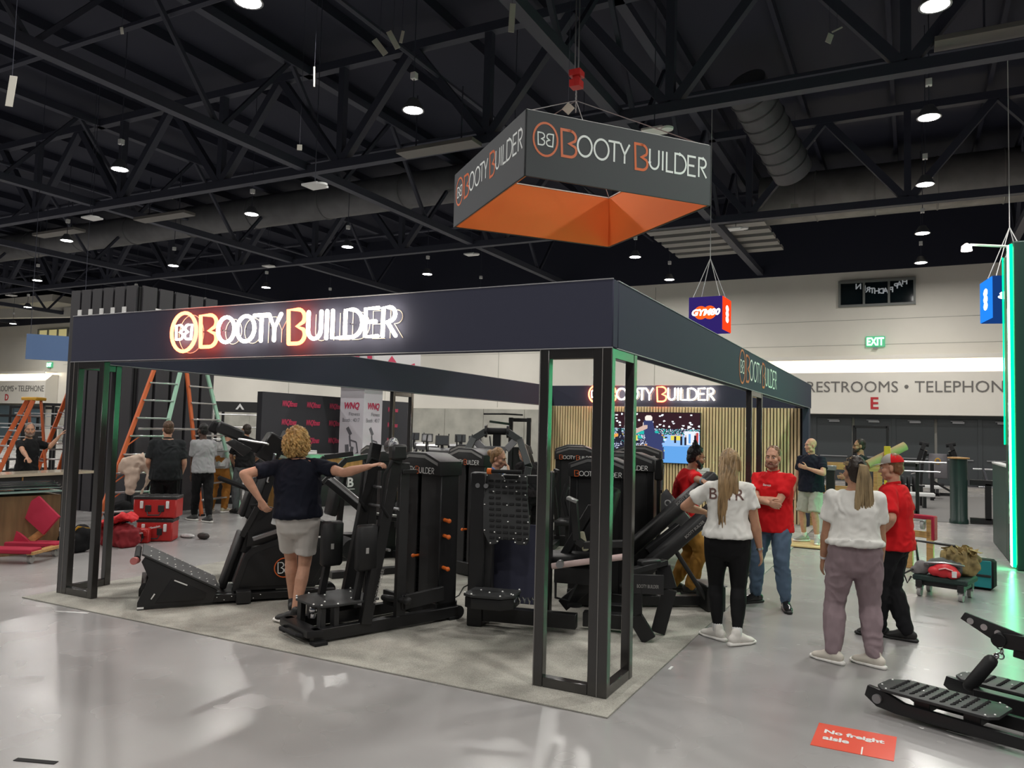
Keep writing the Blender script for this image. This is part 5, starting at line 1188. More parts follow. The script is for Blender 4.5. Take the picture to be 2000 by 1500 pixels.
loc, rz = (*(-12.212, 3.246), 0), -78
person('goateed person in black tee behind the pale counter, reaching out to a ladder', loc, rz, 1.73, SK2, bulk=1.05, hands=(W2L(loc, rz, (-12.247, 3.831, 1.497)), W2L(loc, rz, (-11.508, 2.889, 1.050))), poles=((-.3, -.3, -1), (.8, -.8, 0)), palms=((0, 0, -1), (0, 0, -1)), curl=(.3, .3), head=(-38, 0), shirt=C_black, sleeve=.7, pants=C_black, shoes=S_black, hair=('short', hairm('grey_crop', (.16, .12, .1))), beard=hairm('grey_goatee', (.2, .14, .11)), vox=.008, seed=51)
person('dark-haired person in black top stooping behind the near pillar, hands at a machine', (*(-3.096, 5.218), GZ), 60, 1.65, SK1, True, lean=22, hands=((-.15, .4, 1.05), (.15, .42, 1.08)), head=(10, -8), shirt=cloth('black_top', (.015, .013, .014)), sleeve=.8, pants=C_black, shoes=S_black, hair=('long', H_dk, .35), vox=.010, seed=53)

# ------------------------------------------------------------------ neighbouring stands and everything left about
def slab3(b, pts, off):
    pts = [V(p) for p in pts]; off = V(off); n = len(pts)
    return b.add(pts+[p+off for p in pts], [list(range(n)), list(range(n, 2*n))[::-1]]+[[i, (i+1) % n, (i+1) % n+n, i+n] for i in range(n)])
M['fib'] = mat('orange_fibreglass', (.62, .13, .035), .45); M['fibg'] = mat('green_lit_fibreglass', (.36, .62, .47), .45); M['yel'] = mat('yellow_plastic', (.62, .33, .03), .45)  # fibg: orange rail with green light painted in as its colour
def stepladder(label, fa, fb, top, ztop, cap_mat, green=False, nst=9, wt=.30):
    """fa, fb: two feet each of the front and the back section on the floor; top: plan of the cap"""
    t = thing('stepladder', label, 'ladder', (0, 0, 0)); top = V((top[0], top[1], ztop))
    for k, ft in enumerate((fa, fb)):
        A, B = V((*ft[0], 0)), V((*ft[1], 0)); w = (B-A).normalized(); sgn = ((A+B)/2-top); sgn.z = 0; sgn.normalize()
        TA, TB = top-w*wt/2+sgn*.06, top+w*wt/2+sgn*.06
        for n_, (a, c) in enumerate(((A, TA), (B, TB))):
            MB().bar(a, c, .035, .085, up=sgn).build('rail', M['fibg'] if (green and n_ == 1) else M['fib'], t); MB().box(a+V((0, 0, .02)), (.09, .09, .04)).build('foot', M['rubber'], t)
        for j in range(1, nst+1):
            u = j/(nst+1); a, c = A.lerp(TA, u), B.lerp(TB, u); o = MB().bar(a, c, .085, .028, up=Z).build('step', M['alu'], t)
            if j < nst*.5 and k == 0: MB().bar(a.lerp(c, .3), A.lerp(TA, u-.05), .012, .02).build('brace', M['fib'], o)
    MB().box(top+V((0, 0, .03)), (wt+.08, .26, .07), RZ(math.degrees(math.atan2(w.y, w.x))), ch=.02).build('cap', cap_mat, t)
    for i in (0, 1):
        p = V((*fa[i], 0)).lerp(top, .45); q = V((*fb[i], 0)).lerp(top, .45); MB().bar(p, q, .012, .035).build('spreader', M['alu'], t)
    return t
def mid(a, b): return ((a[0]+b[0])/2, (a[1]+b[1])/2)
fa, fb = ((-9.864, 2.971), (-9.652, 3.698)), ((-10.413, 5.595), (-10.683, 6.834))
stepladder('huge orange stepladder reaching above the fascia, right rails tinted by green light', fa, fb, mid(mid(*fa), mid(*fb)), 3.75, M['white'], True, 11, .36)
stepladder('orange stepladder with yellow cap at the left picture edge', ((-15.023, 3.803), (-14.318, 3.656)), ((-14.722, 4.911), (-14.315, 4.989)), (-14.034, 4.387, 2.180)[:2], 2.18, M['yel'], False, 6, .32)
stepladder('orange stepladder half hidden behind the left pillar, against the dark tower', ((-14.297, 4.449), (-13.782, 4.639)), ((-14.375, 5.837), (-13.672, 5.716)), (-14.012, 5.378, 2.600)[:2], 2.60, M['white'], False, 7, .32)
# black slatted tower with white bars
tc = (-11.494, 4.793)
t = thing('slatted_tower', 'tall black slatted tower with a row of white bars near its top', 'tower', (tc[0], tc[1], 0), 0)
MB().box((-1.05, .95, 2.22), (2.1, 1.9, 4.44), ch=.01).build('core', mat('tower_core', (.006, .006, .007), .8), t)
b = MB()
for i in range(6): b.box((-.19-i*.345, -.03, 2.23), (.29, .05, 4.46))
for i in range(5): b.box((.03, .19+i*.375, 2.23), (.05, .31, 4.46))
b.build('slats', mat('tower_slats', (.030, .028, .033), .6), t)
for i in range(5): MB().box((-.36-i*.345, -.06, 3.74), (.11, .03, .62)).build('white_bar', M['white'], t)
for i in range(4): MB().box((.06, .38+i*.375, 3.74), (.03, .13, .62)).build('white_bar', M['white'], t)
MB().box((.07, 1.86, 1.2), (.03, .03, 2.4)).build('corner_trim', M['alu'], t)
# pale counter behind the left pillar
a, c = V((-10.663, 1.413, 0.930)), V((-10.895, 3.654, 0.930)); d = (c-a).normalized(); n_ = V((-d.y, d.x, 0))
t = thing('trade_counter', 'long dark counter with glossy pale top in front of the goateed person', 'counter', (0, 0, 0))
slab3(MB(), [a, c, c+n_*.62, a+n_*.62], (0, 0, -.045)).build('counter_top', M['wallw'], t) if False else slab3(b2 := MB(), [a, c, c+n_*.62, a+n_*.62], (0, 0, -.045)); b2.build('counter_top', mat('gloss_cream_top', (.5, .43, .33), .12), t)
z_ = V((0, 0, -.05)); slab3(b2 := MB(), [a+z_+n_*.05, c+z_+n_*.05-d*.4, c+z_+n_*.57-d*.4, a+z_+n_*.57], (0, 0, -.87)); b2.build('counter_body', M['black2'], t)
MB().bar(a.lerp(c, .42)+n_*.04+z_, a.lerp(c, .42)+n_*.04+V((0, 0, -.9)), .02, .02).build('pale_trim', M['wood'], t)
# rounded glass display with timber front
a, c = V((-8.839, 0.414, 0.840)), V((-8.640, 1.616, 0.840)); d = (c-a).normalized(); n_ = V((-d.y, d.x, 0))
t = thing('display_counter', 'timber display counter with curved glass top and dark rail, left of the pillar', 'counter', (0, 0, 0))
slab3(b2 := MB(), [a-V((0, 0, .06)), c-V((0, 0, .06)), c+n_*.6-V((0, 0, .06)), a+n_*.6-V((0, 0, .06))], (0, 0, -.78)); b2.build('timber_body', mat('brown_timber', (.22, .13, .06), .5, noise_s=2, noise_a=.3, stretch=(6, 6, .5)), t)
slab3(b2 := MB(), [a-n_*.02, c-n_*.02, c+n_*.62, a+n_*.62], (0, 0, -.02)); b2.build('glass_shelf', mat('green_edged_glass', (.35, .5, .45), .08), t)
b = MB()
for j in range(9):
    an = rad(j*20); b.loft([a+n_*(.3+.3*cos(an))+V((0, 0, .01+.10*sin(an))), c+n_*(.3+.3*cos(an))+V((0, 0, .01+.10*sin(an)))], [.012, .012], 6)
b.build('curved_rail', M['chrome'], t)
slab3(b2 := MB(), [a+n_*.1+V((0, 0, .02)), c+n_*.1+V((0, 0, .02)), c+n_*.5+V((0, 0, .02)), a+n_*.5+V((0, 0, .02))], (0, 0, .05)); b2.build('dark_tray', M['rubber'], t)
# red carpeted dollies
M['rcar'] = mat('crimson_carpet', (.42, .018, .05), .9, bump=.4, bump_s=200); M['cast'] = mat('grey_caster', (.35, .34, .33), .35)
def caster(t, p):
    p = V(p); b = MB(); b.cyl(p+V((-.02, 0, .055)), p+V((.02, 0, .055)), .055, n=16); o = b.build('caster', M['cast'], t); MB().box(p+V((0, 0, .10)), (.07, .05, .05)).build('fork', M['steel'], o)
p0 = V((*(-8.433, 0.951), 0))
t = thing('flat_dolly', 'crimson carpeted dolly standing flat on casters at the left edge', 'dolly', p0, 28)
for yy in (-.27, .27): MB().box((0, yy, .16), (.80, .24, .06), ch=.012).build('carpet_pad', M['rcar'], t)
for xx in (-.38, .38): MB().box((xx, 0, .14), (.09, .76, .04)).build('wood_bar', M['wood'], t)
for xx in (-.33, .33):
    for yy in (-.27, .27): caster(t, (xx, yy, 0))
t = thing('tilted_dolly', 'crimson carpeted dolly propped on edge upon the flat dolly', 'dolly', (0, 0, 0)); vd = V((.55, -.75, .1)).normalized()*.07
for pts in ([(-8.918, 1.217, 0.563), (-8.657, 1.338, 0.772), (-8.313, 1.421, 0.514), (-8.404, 1.276, 0.283)], [(-9.300, 0.921, 0.341), (-8.981, 1.078, 0.460), (-8.538, 1.214, 0.163), (-8.878, 1.045, 0.065)]):
    slab3(b2 := MB(), pts, vd); b2.build('carpet_pad', M['rcar'], t, bevel=.006)
for p, q in (((-9.045, 1.103, 0.433), (-8.848, 1.196, 0.570)), ((-8.643, 1.215, 0.174), (-8.466, 1.297, 0.323))): MB().bar(p, q, .09, .04, up=vd).build('wood_bar', M['wood'], t)
# bags and tool boxes on the floor at the left
def blob(name, label, cat, loc, parts, m, seed=1, wr=.02, vox=.02, rz=0, ws=7):
    b = MB()
    for q in parts: b.box(q[0], q[1], ch=.03) if len(q) == 3 else b.ell(*q)
    t = thing(name, label, cat, loc, rz); o = remesh(b.build('bag_body', m, t), vox, 2, wr, ws, seed); return t
t = blob('backpack', 'black backpack with yellow strap slumped behind the left pillar', 'bag', (*(-8.504, 1.726), 0), [((0, 0, .13), (.50, .26, .22), 1), ((.12, .05, .24), (.15, .13, .12)), ((-.2, 0, .1), (.16, .14, .1))], C_black, 3, .03)
MB().loft([(.05, -.16, .12), (.12, -.15, .22), (.16, -.03, .34), (.2, .1, .3)], [(.012, .03)]*4, 8).build('yellow_strap', M['yel'], t); MB().ell((-.22, -.1, .2), (.05, .04, .04)).build('blue_bottle', mat('blue_plastic', (.03, .12, .5), .4), t)
t = blob('tool_bag', 'open crimson tool bag with bright red flap beside the red tool boxes', 'bag', (*(-8.410, 2.379), 0), [((0, 0, .14), (.56, .30, .26), 1), ((.05, 0, .22), (.24, .15, .1))], M['redd'], 5, .03, .018, 0, 9)
b = MB()
b.loft([(-.30, -.10, .20), (-.2, -.08, .33), (0, -.02, .38), (.16, .0, .46), (.27, .02, .40)], [(.03, .12), (.03, .17), (.035, .19), (.04, .14), (.03, .08)], 12, ref=(0, 0, 1))
remesh(b.build('red_flap', mat('red_nylon', (.66, .015, .02), .55), t), .013, 1, .035, 9, 2)
blob('duffel_bag', 'black duffel bag between the tool bag and the huge ladder', 'bag', (*(-10.627, 3.974), 0), [((0, 0, .18), (.34, .2, .18)), ((.1, 0, .3), (.2, .14, .1))], C_black, 9)
M['tred'] = mat('toolbox_red', (.46, .022, .02), .4); M['tblk'] = mat('toolbox_black', (.02, .02, .02), .45)
def toolbox(label, loc, rz, w, d, h, lid=True, mark=True):
    t = thing('tool_box', label, 'tool box', loc, rz)
    MB().box((0, 0, h*.45), (w, d, h*.9), ch=.02).build('body', M['tred'], t)
    if lid:
        MB().box((0, 0, h*.93), (w+.01, d+.01, h*.16), ch=.02).build('lid', M['tblk'], t)
        b = MB()
        for i in range(4): b.box((-w*.33+i*w*.22, 0, h*1.02), (w*.12, d*.8, .012))
        b.build('lid_ridge', M['tblk'], t)
    for sx in (-1, 1): MB().box((sx*w*.3, -d/2-.012, h*.62), (.045, .03, h*.34), ch=.006).build('latch', M['white'] if lid else M['tred'], t)
    for sx in (-.15, .15): MB().box((sx*w, -d/2-.006, h*.45), (w*.14, .02, h*.3), ch=.006).build('recess', M['tblk'], t)
    if mark:
        b = MB(); text(b, 'Milwaukee', (-w*.13, -d/2-.022, h*.55), (1, 0, .25), (-.25, 0, 1), w=w*.32, h=.035, bold=.02); b.build('print', M['white'], t, smooth=False)
    MB().loft([(-w*.16, -d/2-.03, h*.3), (-w*.13, -d/2-.05, h*.16), (w*.13, -d/2-.05, h*.16), (w*.16, -d/2-.03, h*.3)], [.01]*4, 8).build('handle', M['tblk'], t)
    return t
bx = (-8.459, 2.983); ra = 36
toolbox('large red tool box at the bottom of the tool box stack', (bx[0], bx[1]+.08, 0), ra, .52, .36, .34)
toolbox('wide red tool box with black ridged lid on top of the tool box stack', (bx[0]-.03, bx[1]+.10, .352), ra, .62, .40, .33, True, False)
toolbox('small bright red case in front of the tool box stack', (*(-8.414, 2.753), 0), ra, .24, .14, .24, False)
t = thing('water_bottle', 'blue plastic bottle with red base standing at the right of the tool boxes', 'bottle', (*(-8.307, 3.099), 0))
MB().lathe([(.0, .0), (.035, 0), (.035, .16), (.014, .21), (.014, .24), (0, .24)]).build('bottle', mat('blue_bottle', (.03, .10, .45), .2), t); MB().lathe([(.036, .02), (.038, .07), (.036, .1)]).build('label', M['red'], t); MB().cyl((0, 0, .24), (0, 0, .262), .016).build('bottle_cap', M['white'], t)
t = blob('tool_pouch', 'small dark pouch lying alone on the floor behind the ramp machine', 'pouch', (*(-8.007, 3.536), 0), [((0, 0, .05), (.10, .07, .05)), ((.06, 0, .05), (.06, .06, .045))], mat('brown_black_leather', (.03, .025, .022), .6), 2, .008, .012)
tag(remesh(MB().ell((0, 0, .03), (.14, .07, .03)).ell((-.08, .02, .02), (.1, .05, .02)).build('plastic_wrap', mat('clear_wrap', (.6, .6, .6), .2)), .012, 1, .012, 20, 3), 'crumpled clear plastic wrap beside the dark pouch', 'plastic wrap').location = (*(-8.320, 3.507), 0)
# pale jacket thrown over the ladder foot
t = thing('jacket', 'cream jacket draped over the lower steps of the huge ladder', 'jacket', (-9.759, 3.578, 0.909), 40)
b = MB(); b.loft([(-.32, 0, .0), (-.12, -.02, .17), (.10, 0, .22), (.26, .02, .12), (.34, .02, -.05)], [(.05, .03), (.13, .06), (.15, .07), (.12, .06), (.06, .05)], 12, ref=(0, 0, 1)); b.loft([(-.02, -.03, .1), (-.03, -.05, -.12), (-.04, -.04, -.30)], [(.16, .05), (.09, .04), (.06, .03)], 12, ref=(1, 0, 0)); b.loft([(.25, 0, .1), (.2, 0, -.12), (.13, 0, -.3)], [.05, .03, .02], 10)
remesh(b.build('cloth', cloth('cream_fleece', (.60, .47, .38)), t), .014, 2, .03, 7, 4)
# black cabinet with boxes on it
t = thing('side_counter', 'low black counter beside the huge ladder with small cartons on top', 'counter', (*(-12.061, 7.174), 0), 40)
MB().box((0, .4, .48), (1.3, .6, .96), ch=.01).build('body', M['black2'], t); MB().box((0, .4, .98), (1.36, .66, .04)).build('top', M['black'], t)
for i, (xx, m_) in enumerate(((-.45, M['wood']), (.45, M['wood']), (.0, M['white']))):
    tb = thing('carton', ['brown carton at the left end of the low black counter', 'brown carton at the right end of the low black counter', 'white carton in the middle of the low black counter'][i], 'carton', tuple((Matrix.Translation(V((*(-12.061, 7.174), 0))) @ Matrix.Rotation(rad(40), 4, 'Z')) @ V((xx, .35, 1.002))), 40)
    MB().box((0, 0, .07), (.3, .2, .14)).build('box', m_, tb); MB().box((0, 0, .145), (.31, .05, .006)).build('tape', M['white'], tb)
# ---------------- backdrop, counter and tower of the neighbour
M['pink'] = mat('pink_print', (.62, .05, .12), .6)
p, q = (-11.331, 7.949, 0.977), (-11.484, 14.197, 0.816)
a, c = V((p[0], p[1], 0)), V((q[0], q[1], 0)); d = (c-a).normalized(); nn = V((d.y, -d.x, 0)); L_ = (c-a).length
t = thing('backdrop_wall', 'black backdrop wall printed with rows of small pink brand marks', 'backdrop', (0, 0, 0))
slab3(b2 := MB(), [a, c, c-nn*.15, a-nn*.15], (0, 0, 2.56)); b2.build('panel', mat('backdrop_black', (.035, .035, .042), .8), t)
b = MB()
for zi, z in enumerate((2.22, 1.78, 1.34, .9, .45)):
    for i in range(int((L_-1.3)/.86)+1): text(b, 'WNQfitness', a+d*(.62+i*.86)+nn*.012+V((0, 0, z)), d, Z+d*.2, w=.52, h=.17, bold=.03)
b.build('pink_marks', M['pink'], t, smooth=False)
cp = (-10.332, 10.385, 0.958); x1, y0, w_ = cp[0], cp[1], .76
t = thing('banner_tower', 'white square banner tower with exercise machine pictures and big red top sign', 'banner', (x1, y0, 0))
MB().box((-w_/2, w_/2, 1.5), (w_, w_, 3.0), ch=.004).build('white_panel', mat('banner_white', (.8, .77, .83), .6), t)
MB().box((-.35, .5, 3.42), (2.0, 2.0, .95), ch=.01).build('top_sign', mat('banner_top_white', (.7, .68, .7), .6), t)
b = MB(); text(b, 'WNQ', (-1.2, -.515, 3.0), (1, 0, 0), Z, w=1.75, h=.82, bold=.06, shear=.1); b.add([(.66, -.3, 3.1), (.66, 1.4, 3.1), (.66, 1.2, 3.5), (.66, .6, 3.3), (.66, .2, 3.6)], [[0, 1, 2, 3, 4]]); b.build('red_print', M['pink'], t, smooth=False)
for f in (0, 1):
    o_ = V((-w_+.04, -.006, 0)) if f == 0 else V((.006, .05, 0)); rt = V((1, 0, 0)) if f == 0 else V((0, 1, 0)); g = lambda u, z: o_+rt*u+V((0, 0, z))
    b = MB(); text(b, 'WNQ', g(.06, 2.22), rt, Z, w=.5, h=.2, bold=.05, shear=.2); b.build('red_print', M['pink'], t, smooth=False)
    b = MB(); text(b, 'Fitness', g(.26, 2.08), rt, Z, w=.34); text(b, 'Booth : 4017', g(.06, 1.92), rt, Z, w=.54, h=.1); text(b, 'VENUS-XE' if f == 0 else 'VENUS-XT', g(.08, .74), rt, Z, w=.5, h=.09)
    b.loft([g(.28, 1.72), g(.3, 1.55)], [.06, .05], 8) if False else None
    for u0, z0, u1, z1, hw in ((.22, 1.78, .34, 1.60, .05), (.30, 1.58, .34, 1.30, .025), (.34, 1.46, .52, 1.42, .02), (.52, 1.42, .58, 1.15, .02), (.58, 1.15, .28, .98, .03), (.22, 1.35, .26, .98, .06), (.40, 1.3, .36, 1.1, .05)):
        p_, q_ = g(u0, z0), g(u1, z1); dv = (q_-p_).normalized(); sv = dv.cross(rt.cross(Z)).normalized()*hw; b.add([p_+sv, p_-sv, q_-sv, q_+sv], [[0, 1, 2, 3]])
    b.build('grey_print', mat('banner_grey_print', (.16, .16, .18), .6), t, smooth=False)
a, c = V((-10.35, 7.55, 0)), V((-9.0, 10.35, 0)); d = (c-a).normalized(); nn = V((d.y, -d.x, 0))
t = thing('plank_counter', 'plank fronted counter with metal edged top and black TUB panel', 'counter', (0, 0, 0))
slab3(b2 := MB(), [a, c, c-nn*.6, a-nn*.6], (0, 0, 1.08)); b2.build('plank_body', mat('honey_planks', (.42, .22, .06), .5, noise_s=3, noise_a=.3, stretch=(5, 5, .4)), t)
slab3(b2 := MB(), [a+nn*.05-d*.05+V((0, 0, 1.085)), c+nn*.05+V((0, 0, 1.085)), c-nn*.65+V((0, 0, 1.085)), a-nn*.65-d*.05+V((0, 0, 1.085))], (0, 0, .08)); b2.build('metal_top', M['alu'], t)
slab3(b2 := MB(), [a+nn*.02+d*.35, a+nn*.02+d*2.05, a+nn*.05+d*2.05, a+nn*.05+d*.35], (0, 0, .86)); b2.build('black_panel', M['black2'], t, bevel=.004)
b = MB(); text(b, 'TUB', a+nn*.056+d*1.2+V((0, 0, .42)), d, Z, w=.55, h=.22, bold=.03); text(b, 'POOL', a+nn*.056+d*1.35+V((0, 0, .22)), d, Z, w=.4, h=.1, bold=.02); slab3(b, [a+nn*.055+d*1.15+V((0, 0, .37)), a+nn*.055+d*1.78+V((0, 0, .37)), a+nn*.055+d*1.78+V((0, 0, .385)), a+nn*.055+d*1.15+V((0, 0, .385))], nn*.002); b.build('white_print', M['white'], t, smooth=False)
t = thing('paper_stack', 'low white paper stack on the plank counter', 'paper', tuple(a+d*.7-nn*.2+V((0, 0, 1.17)))); MB().box((0, 0, .03), (.35, .28, .06)).box((.02, .01, .075), (.3, .26, .02)).build('sheets', M['white'], t)
# treadmills beyond the backdrop
def treadmill(loc, rz, label):
    t = thing('treadmill', label, 'treadmill', (*loc, 0), rz, None)
    MB().box((0, -.9, .12), (.75, 1.7, .16), ch=.02).build('deck', M['black2'], t); MB().box((0, -.9, .205), (.5, 1.6, .01)).build('belt', M['rubber'], t)
    for s in (-1, 1): MB().bar((s*.36, -.1, .1), (s*.36, .12, 1.22), .07, .1, up=(1, 0, 0)).bar((s*.36, .05, 1.1), (s*.36, -.6, 1.0), .05, .05).build('upright', M['black2'], t); MB().tube([(s*.4, -.1, 1.1), (s*.42, -.2, 1.35), (s*.4, -.05, 1.62)], .02).build('arm_bar', M['rubber'], t)
    MB().box((0, .12, 1.18), (.72, .2, .14), RX(20)).build('dash', M['steel'], t); o = MB().box((0, .16, 1.48), (.38, .04, .28), RX(-14), ch=.01).build('console', M['tblk'], t)
    MB().box((0, .135, 1.48), (.32, .006, .22), RX(-14)).build('display', mat('dark_display', (.06, .065, .07), .2), o); MB().bar((0, .16, 1.2), (0, .18, 1.4), .08, .04).build('neck', M['tblk'], t)
for i, px in enumerate(((-14.483, 18.638, 0.582), (-12.428, 16.422, 0.722), (-9.650, 12.996, 0.922), (-11.900, 17.711, 0.712), (-9.324, 14.294, 0.904))):
    treadmill(px[:2], 24+i*3, ['treadmill with tall arm bars just right of the backdrop wall', 'treadmill with dark console second right of the backdrop wall', 'treadmill with the largest visible console against the grey wall', 'treadmill with console left of the arch press', 'treadmill mostly hidden behind the arch press arm'][i])
def rack(loc, rz, label, w=1.2, h=2.4, d=.9, bars=3, sign=False, plates=True):
    t = thing('power_rack', label, 'rack', (*loc, 0), rz)
    for sx in (-1, 1):
        for y in (0, d): MB().box((sx*w/2, y, h/2), (.08, .08, h)).build('upright', M['black'], t)
    for y in (0, d): MB().box((0, y, h-.04), (w, .08, .08)).box((0, y, .05), (w, .08, .08)).build('cross_beam', M['black'], t)
    for sx in (-1, 1): MB().box((sx*w/2, d/2, h-.04), (.08, d, .08)).box((sx*w/2, d/2, .05), (.08, d, .08)).build('side_beam', M['black'], t)
    if sign:
        MB().box((0, -.06, h-.12), (w+.1, .03, .34)).build('sign_plate', M['tblk'], t); MB().prism([(-.14, h-.2), (0, h), (.14, h-.2), (.07, h-.2), (0, h-.1), (-.07, h-.2)], -.085, -.078).build('mark', M['white'], t)
    for i in range(bars):
        z = h*.85-i*.4; o = MB().cyl((-1.3, -.1, z), (1.3, -.1, z), .018, n=8).build('barbell', M['alu'], t)
        if plates and i: MB().cyl((-1.15, -.1, z), (-1.05, -.1, z), .22, n=20).cyl((1.05, -.1, z), (1.15, -.1, z), .22, n=20).build('weight_plate', M['rubber'], o)
    return t
pr = (-17.498, 13.129, 0.593); rack(pr[:2], 33, 'black rack with an arrow marked top plate behind the huge ladder', 1.5, 2.45, .8, 4, True, False)
pr = (-24.477, 10.659, 0.363); rack(pr[:2], 38, 'dark rack behind the yellow capped ladder', 1.4, 2.2, 1, 3)
pr = (-23.369, 8.970, 0.451); rack(pr[:2], 38, 'dark rack cut by the left picture edge behind the ladders', 1.4, 1.9, 1, 3)
pr = (-22.697, 10.447, 0.442); rack(pr[:2], 38, 'dark rack between the left ladders and the dark tower', 1.0, 2.3, .8, 2)
pr = (-14.957, 9.920, 0.777); rack(pr[:2], 36, 'low dark rack behind the person in heather grey tee', 1.4, 1.3, .8, 2)
pr = (-5.823, 10.112, 1.152)
t = thing('cable_rack', 'tall cable rack with pull-up bar standing left of the slat wall', 'rack', (*pr[:2], 0), 20)
for sx in (-.18, .22): MB().box((sx, 0, 1.05), (.09, .1, 2.1)).build('upright', M['black'], t)
MB().box((.02, 0, 2.05), (.5, .08, .08)).bar((-.18, 0, 1.95), (-.62, -.25, 2.0), .05, .05).build('top_arm', M['black'], t); MB().tube([(-.75, -.3, 2.16), (-.3, -.3, 2.17), (.1, -.2, 2.16)], .018).build('pull_bar', M['rubber'], t); MB().box((.02, .1, .9), (.3, .2, 1.1)).build('weight_stack', M['rubber'], t); MB().box((0, 0, .05), (.9, .8, .08)).build('base', M['black'], t)
pr = (-4.084, 6.930, 1.480); t = thing('punch_dummy', 'dark padded post with red and white top left of the slat wall', 'padded post', (pr[0], pr[1], .012)); MB().lathe([(.02, 0), (.2, 0), (.2, .06), (.07, .1), (.07, 1.3), (.02, 1.3)]).build('post', M['vinyl'], t); MB().ell((0, 0, 1.36), (.10, .10, .09)).build('top_ball', M['logo_g'], t); MB().ell((.05, -.06, 1.33), (.06, .05, .05)).build('red_mark', M['red'], t)
t = thing('blue_banner', 'plain blue panel hanging high at the left beside the fascia end', 'panel', (-21.730, 9.587, 3.992), 55)
MB().box((0, 0, 0), (1.6, .05, .78)).build('panel', mat('blue_panel', (.09, .16, .32), .5), t); MB().cyl((-.7, 0, .38), (-.7, 0, 12.795-t.location.z), .008, n=5).cyl((.7, 0, .38), (.7, 0, 12.795-t.location.z), .008, n=5).build('wire', M['truss'], t)
# ---------------- right hand side
t = thing('floor_sticker', 'orange-red floor sticker reading No freight aisle near the foot plates', 'floor sticker', (1.32, -.06, 0), 0)
MB().prism([(0, 0), (.45, 0), (.46, .41), (.01, .41)], 0, .003, 'xy').build('sheet', mat('sticker_red', (.75, .08, .04), .45), t, smooth=False)
b = MB(); text(b, 'No freight', (.055, .22, .005), (1, 0, 0), (0, 1, 0), w=.34, h=.085, bold=.04); text(b, 'aisle', (.055, .125, .005), (1, 0, 0), (0, 1, 0), w=.15, h=.07, bold=.04); text(b, 'freight info', (.06, .345, .005), (1, 0, 0), (0, 1, 0), w=.1, h=.014) if False else None
b.build('white_print', M['white'], t, smooth=False); MB().box((.28, .06, .004), (.008, .12, .002), ch=0).build('scuff', M['logo_w'], t)
for p, q_, m_, lab in (((-5.233, -0.400, 0.000), (.34, .03), M['white'], 'torn white tape mark on the floor below the left pillar'), ((0.072, -0.095, 0.000), (.06, .018), M['white'], 'short white tape mark at the carpet corner by the near pillar'), ((-2.319, -2.495, 0.000), (.24, .035), M['rubber'], 'dark tape strip on the floor at the lower left corner'), ((0.177, 0.977, 0.000), (.02, .09), M['white'], 'thin pale tape on the floor right of the near pillar')):
    t = thing('floor_tape', lab, 'tape', p, 20 if q_[0] > .1 else 0); MB().box((0, 0, .002), (q_[0], q_[1], .003), ch=0).build('tape', m_, t)
t = thing('plywood_sheet', 'pale plywood sheet under the bald person', 'plywood', (-.02, 8.72, .013), 0); MB().box((.2, .3, .014), (.75, .9, .026)).build('board', mat('plywood', (.6, .42, .2), .6, noise_s=2, noise_a=.15), t)
# timber crate, tube, upright
cr = (0.552, 12.241); T_ = V((cr[0], cr[1], 0))
t = thing('timber_crate', 'raw timber crate frame standing behind the joggers person', 'crate', (cr[0], cr[1], 0), 8)
for p in ((-.55, 0), (.75, 0), (-.55, .7), (.75, .7)): MB().box((*p, .66), (.09, .09, 1.32)).build('corner_post', M['wood'], t)
for z in (.25, .75, 1.25):
    for y in (0, .7): MB().box((.1, y-.05, z), (1.4, .03, .13)).build('rail_board', M['wood'], t)
t = thing('black_upright', 'square black upright with grey cap in front of the timber crate', 'upright', (*(0.510, 10.682), 0), 0); MB().box((0, 0, .62), (.15, .15, 1.24)).build('post', M['black'], t); MB().box((0, 0, 1.27), (.2, .18, .09), ch=.01).build('cap', M['steel'], t); MB().box((.0, .0, .03), (.3, .3, .05)).build('base', M['black'], t)
t = thing('cardboard_tube', 'long cardboard tube leaning up to the right above the capped person', 'tube', (0, 0, 0)); a, c = V((1.204, 9.335, 1.394)), V((1.776, 9.609, 1.732)); MB().cyl(a, c, .075, n=20).build('tube', mat('cardboard', (.36, .235, .12), .75), t); MB().cyl(c, c+(c-a).normalized()*.004, .055, n=18).build('tube_mouth', mat('cardboard_dark', (.2, .12, .06), .8), t)
t = thing('yellow_post', 'short yellow post standing upright beside the cardboard tube', 'post', (*(1.508, 9.377, 1.432)[:2], 0)); MB().box((0, 0, .86), (.10, .05, 1.72)).build('post', M['yel'], t); MB().box((0, 0, .03), (.4, .3, .06)).box((-.2, 0, 1.32), (.5, .1, .07)).build('foot', M['wood'], t)
t = thing('white_bucket', 'white bucket with purple cloth on a low black base beside the bald person', 'bucket', (*(0.329, 11.268), .0)); MB().lathe([(.0, .0), (.13, 0), (.16, .34), (.15, .34), (.12, .02), (0, .02)]).build('bucket', M['white'], t); MB().ell((0, 0, .34), (.12, .12, .1)).build('purple_cloth', mat('purple_cloth', (.09, .02, .2), .8), t)
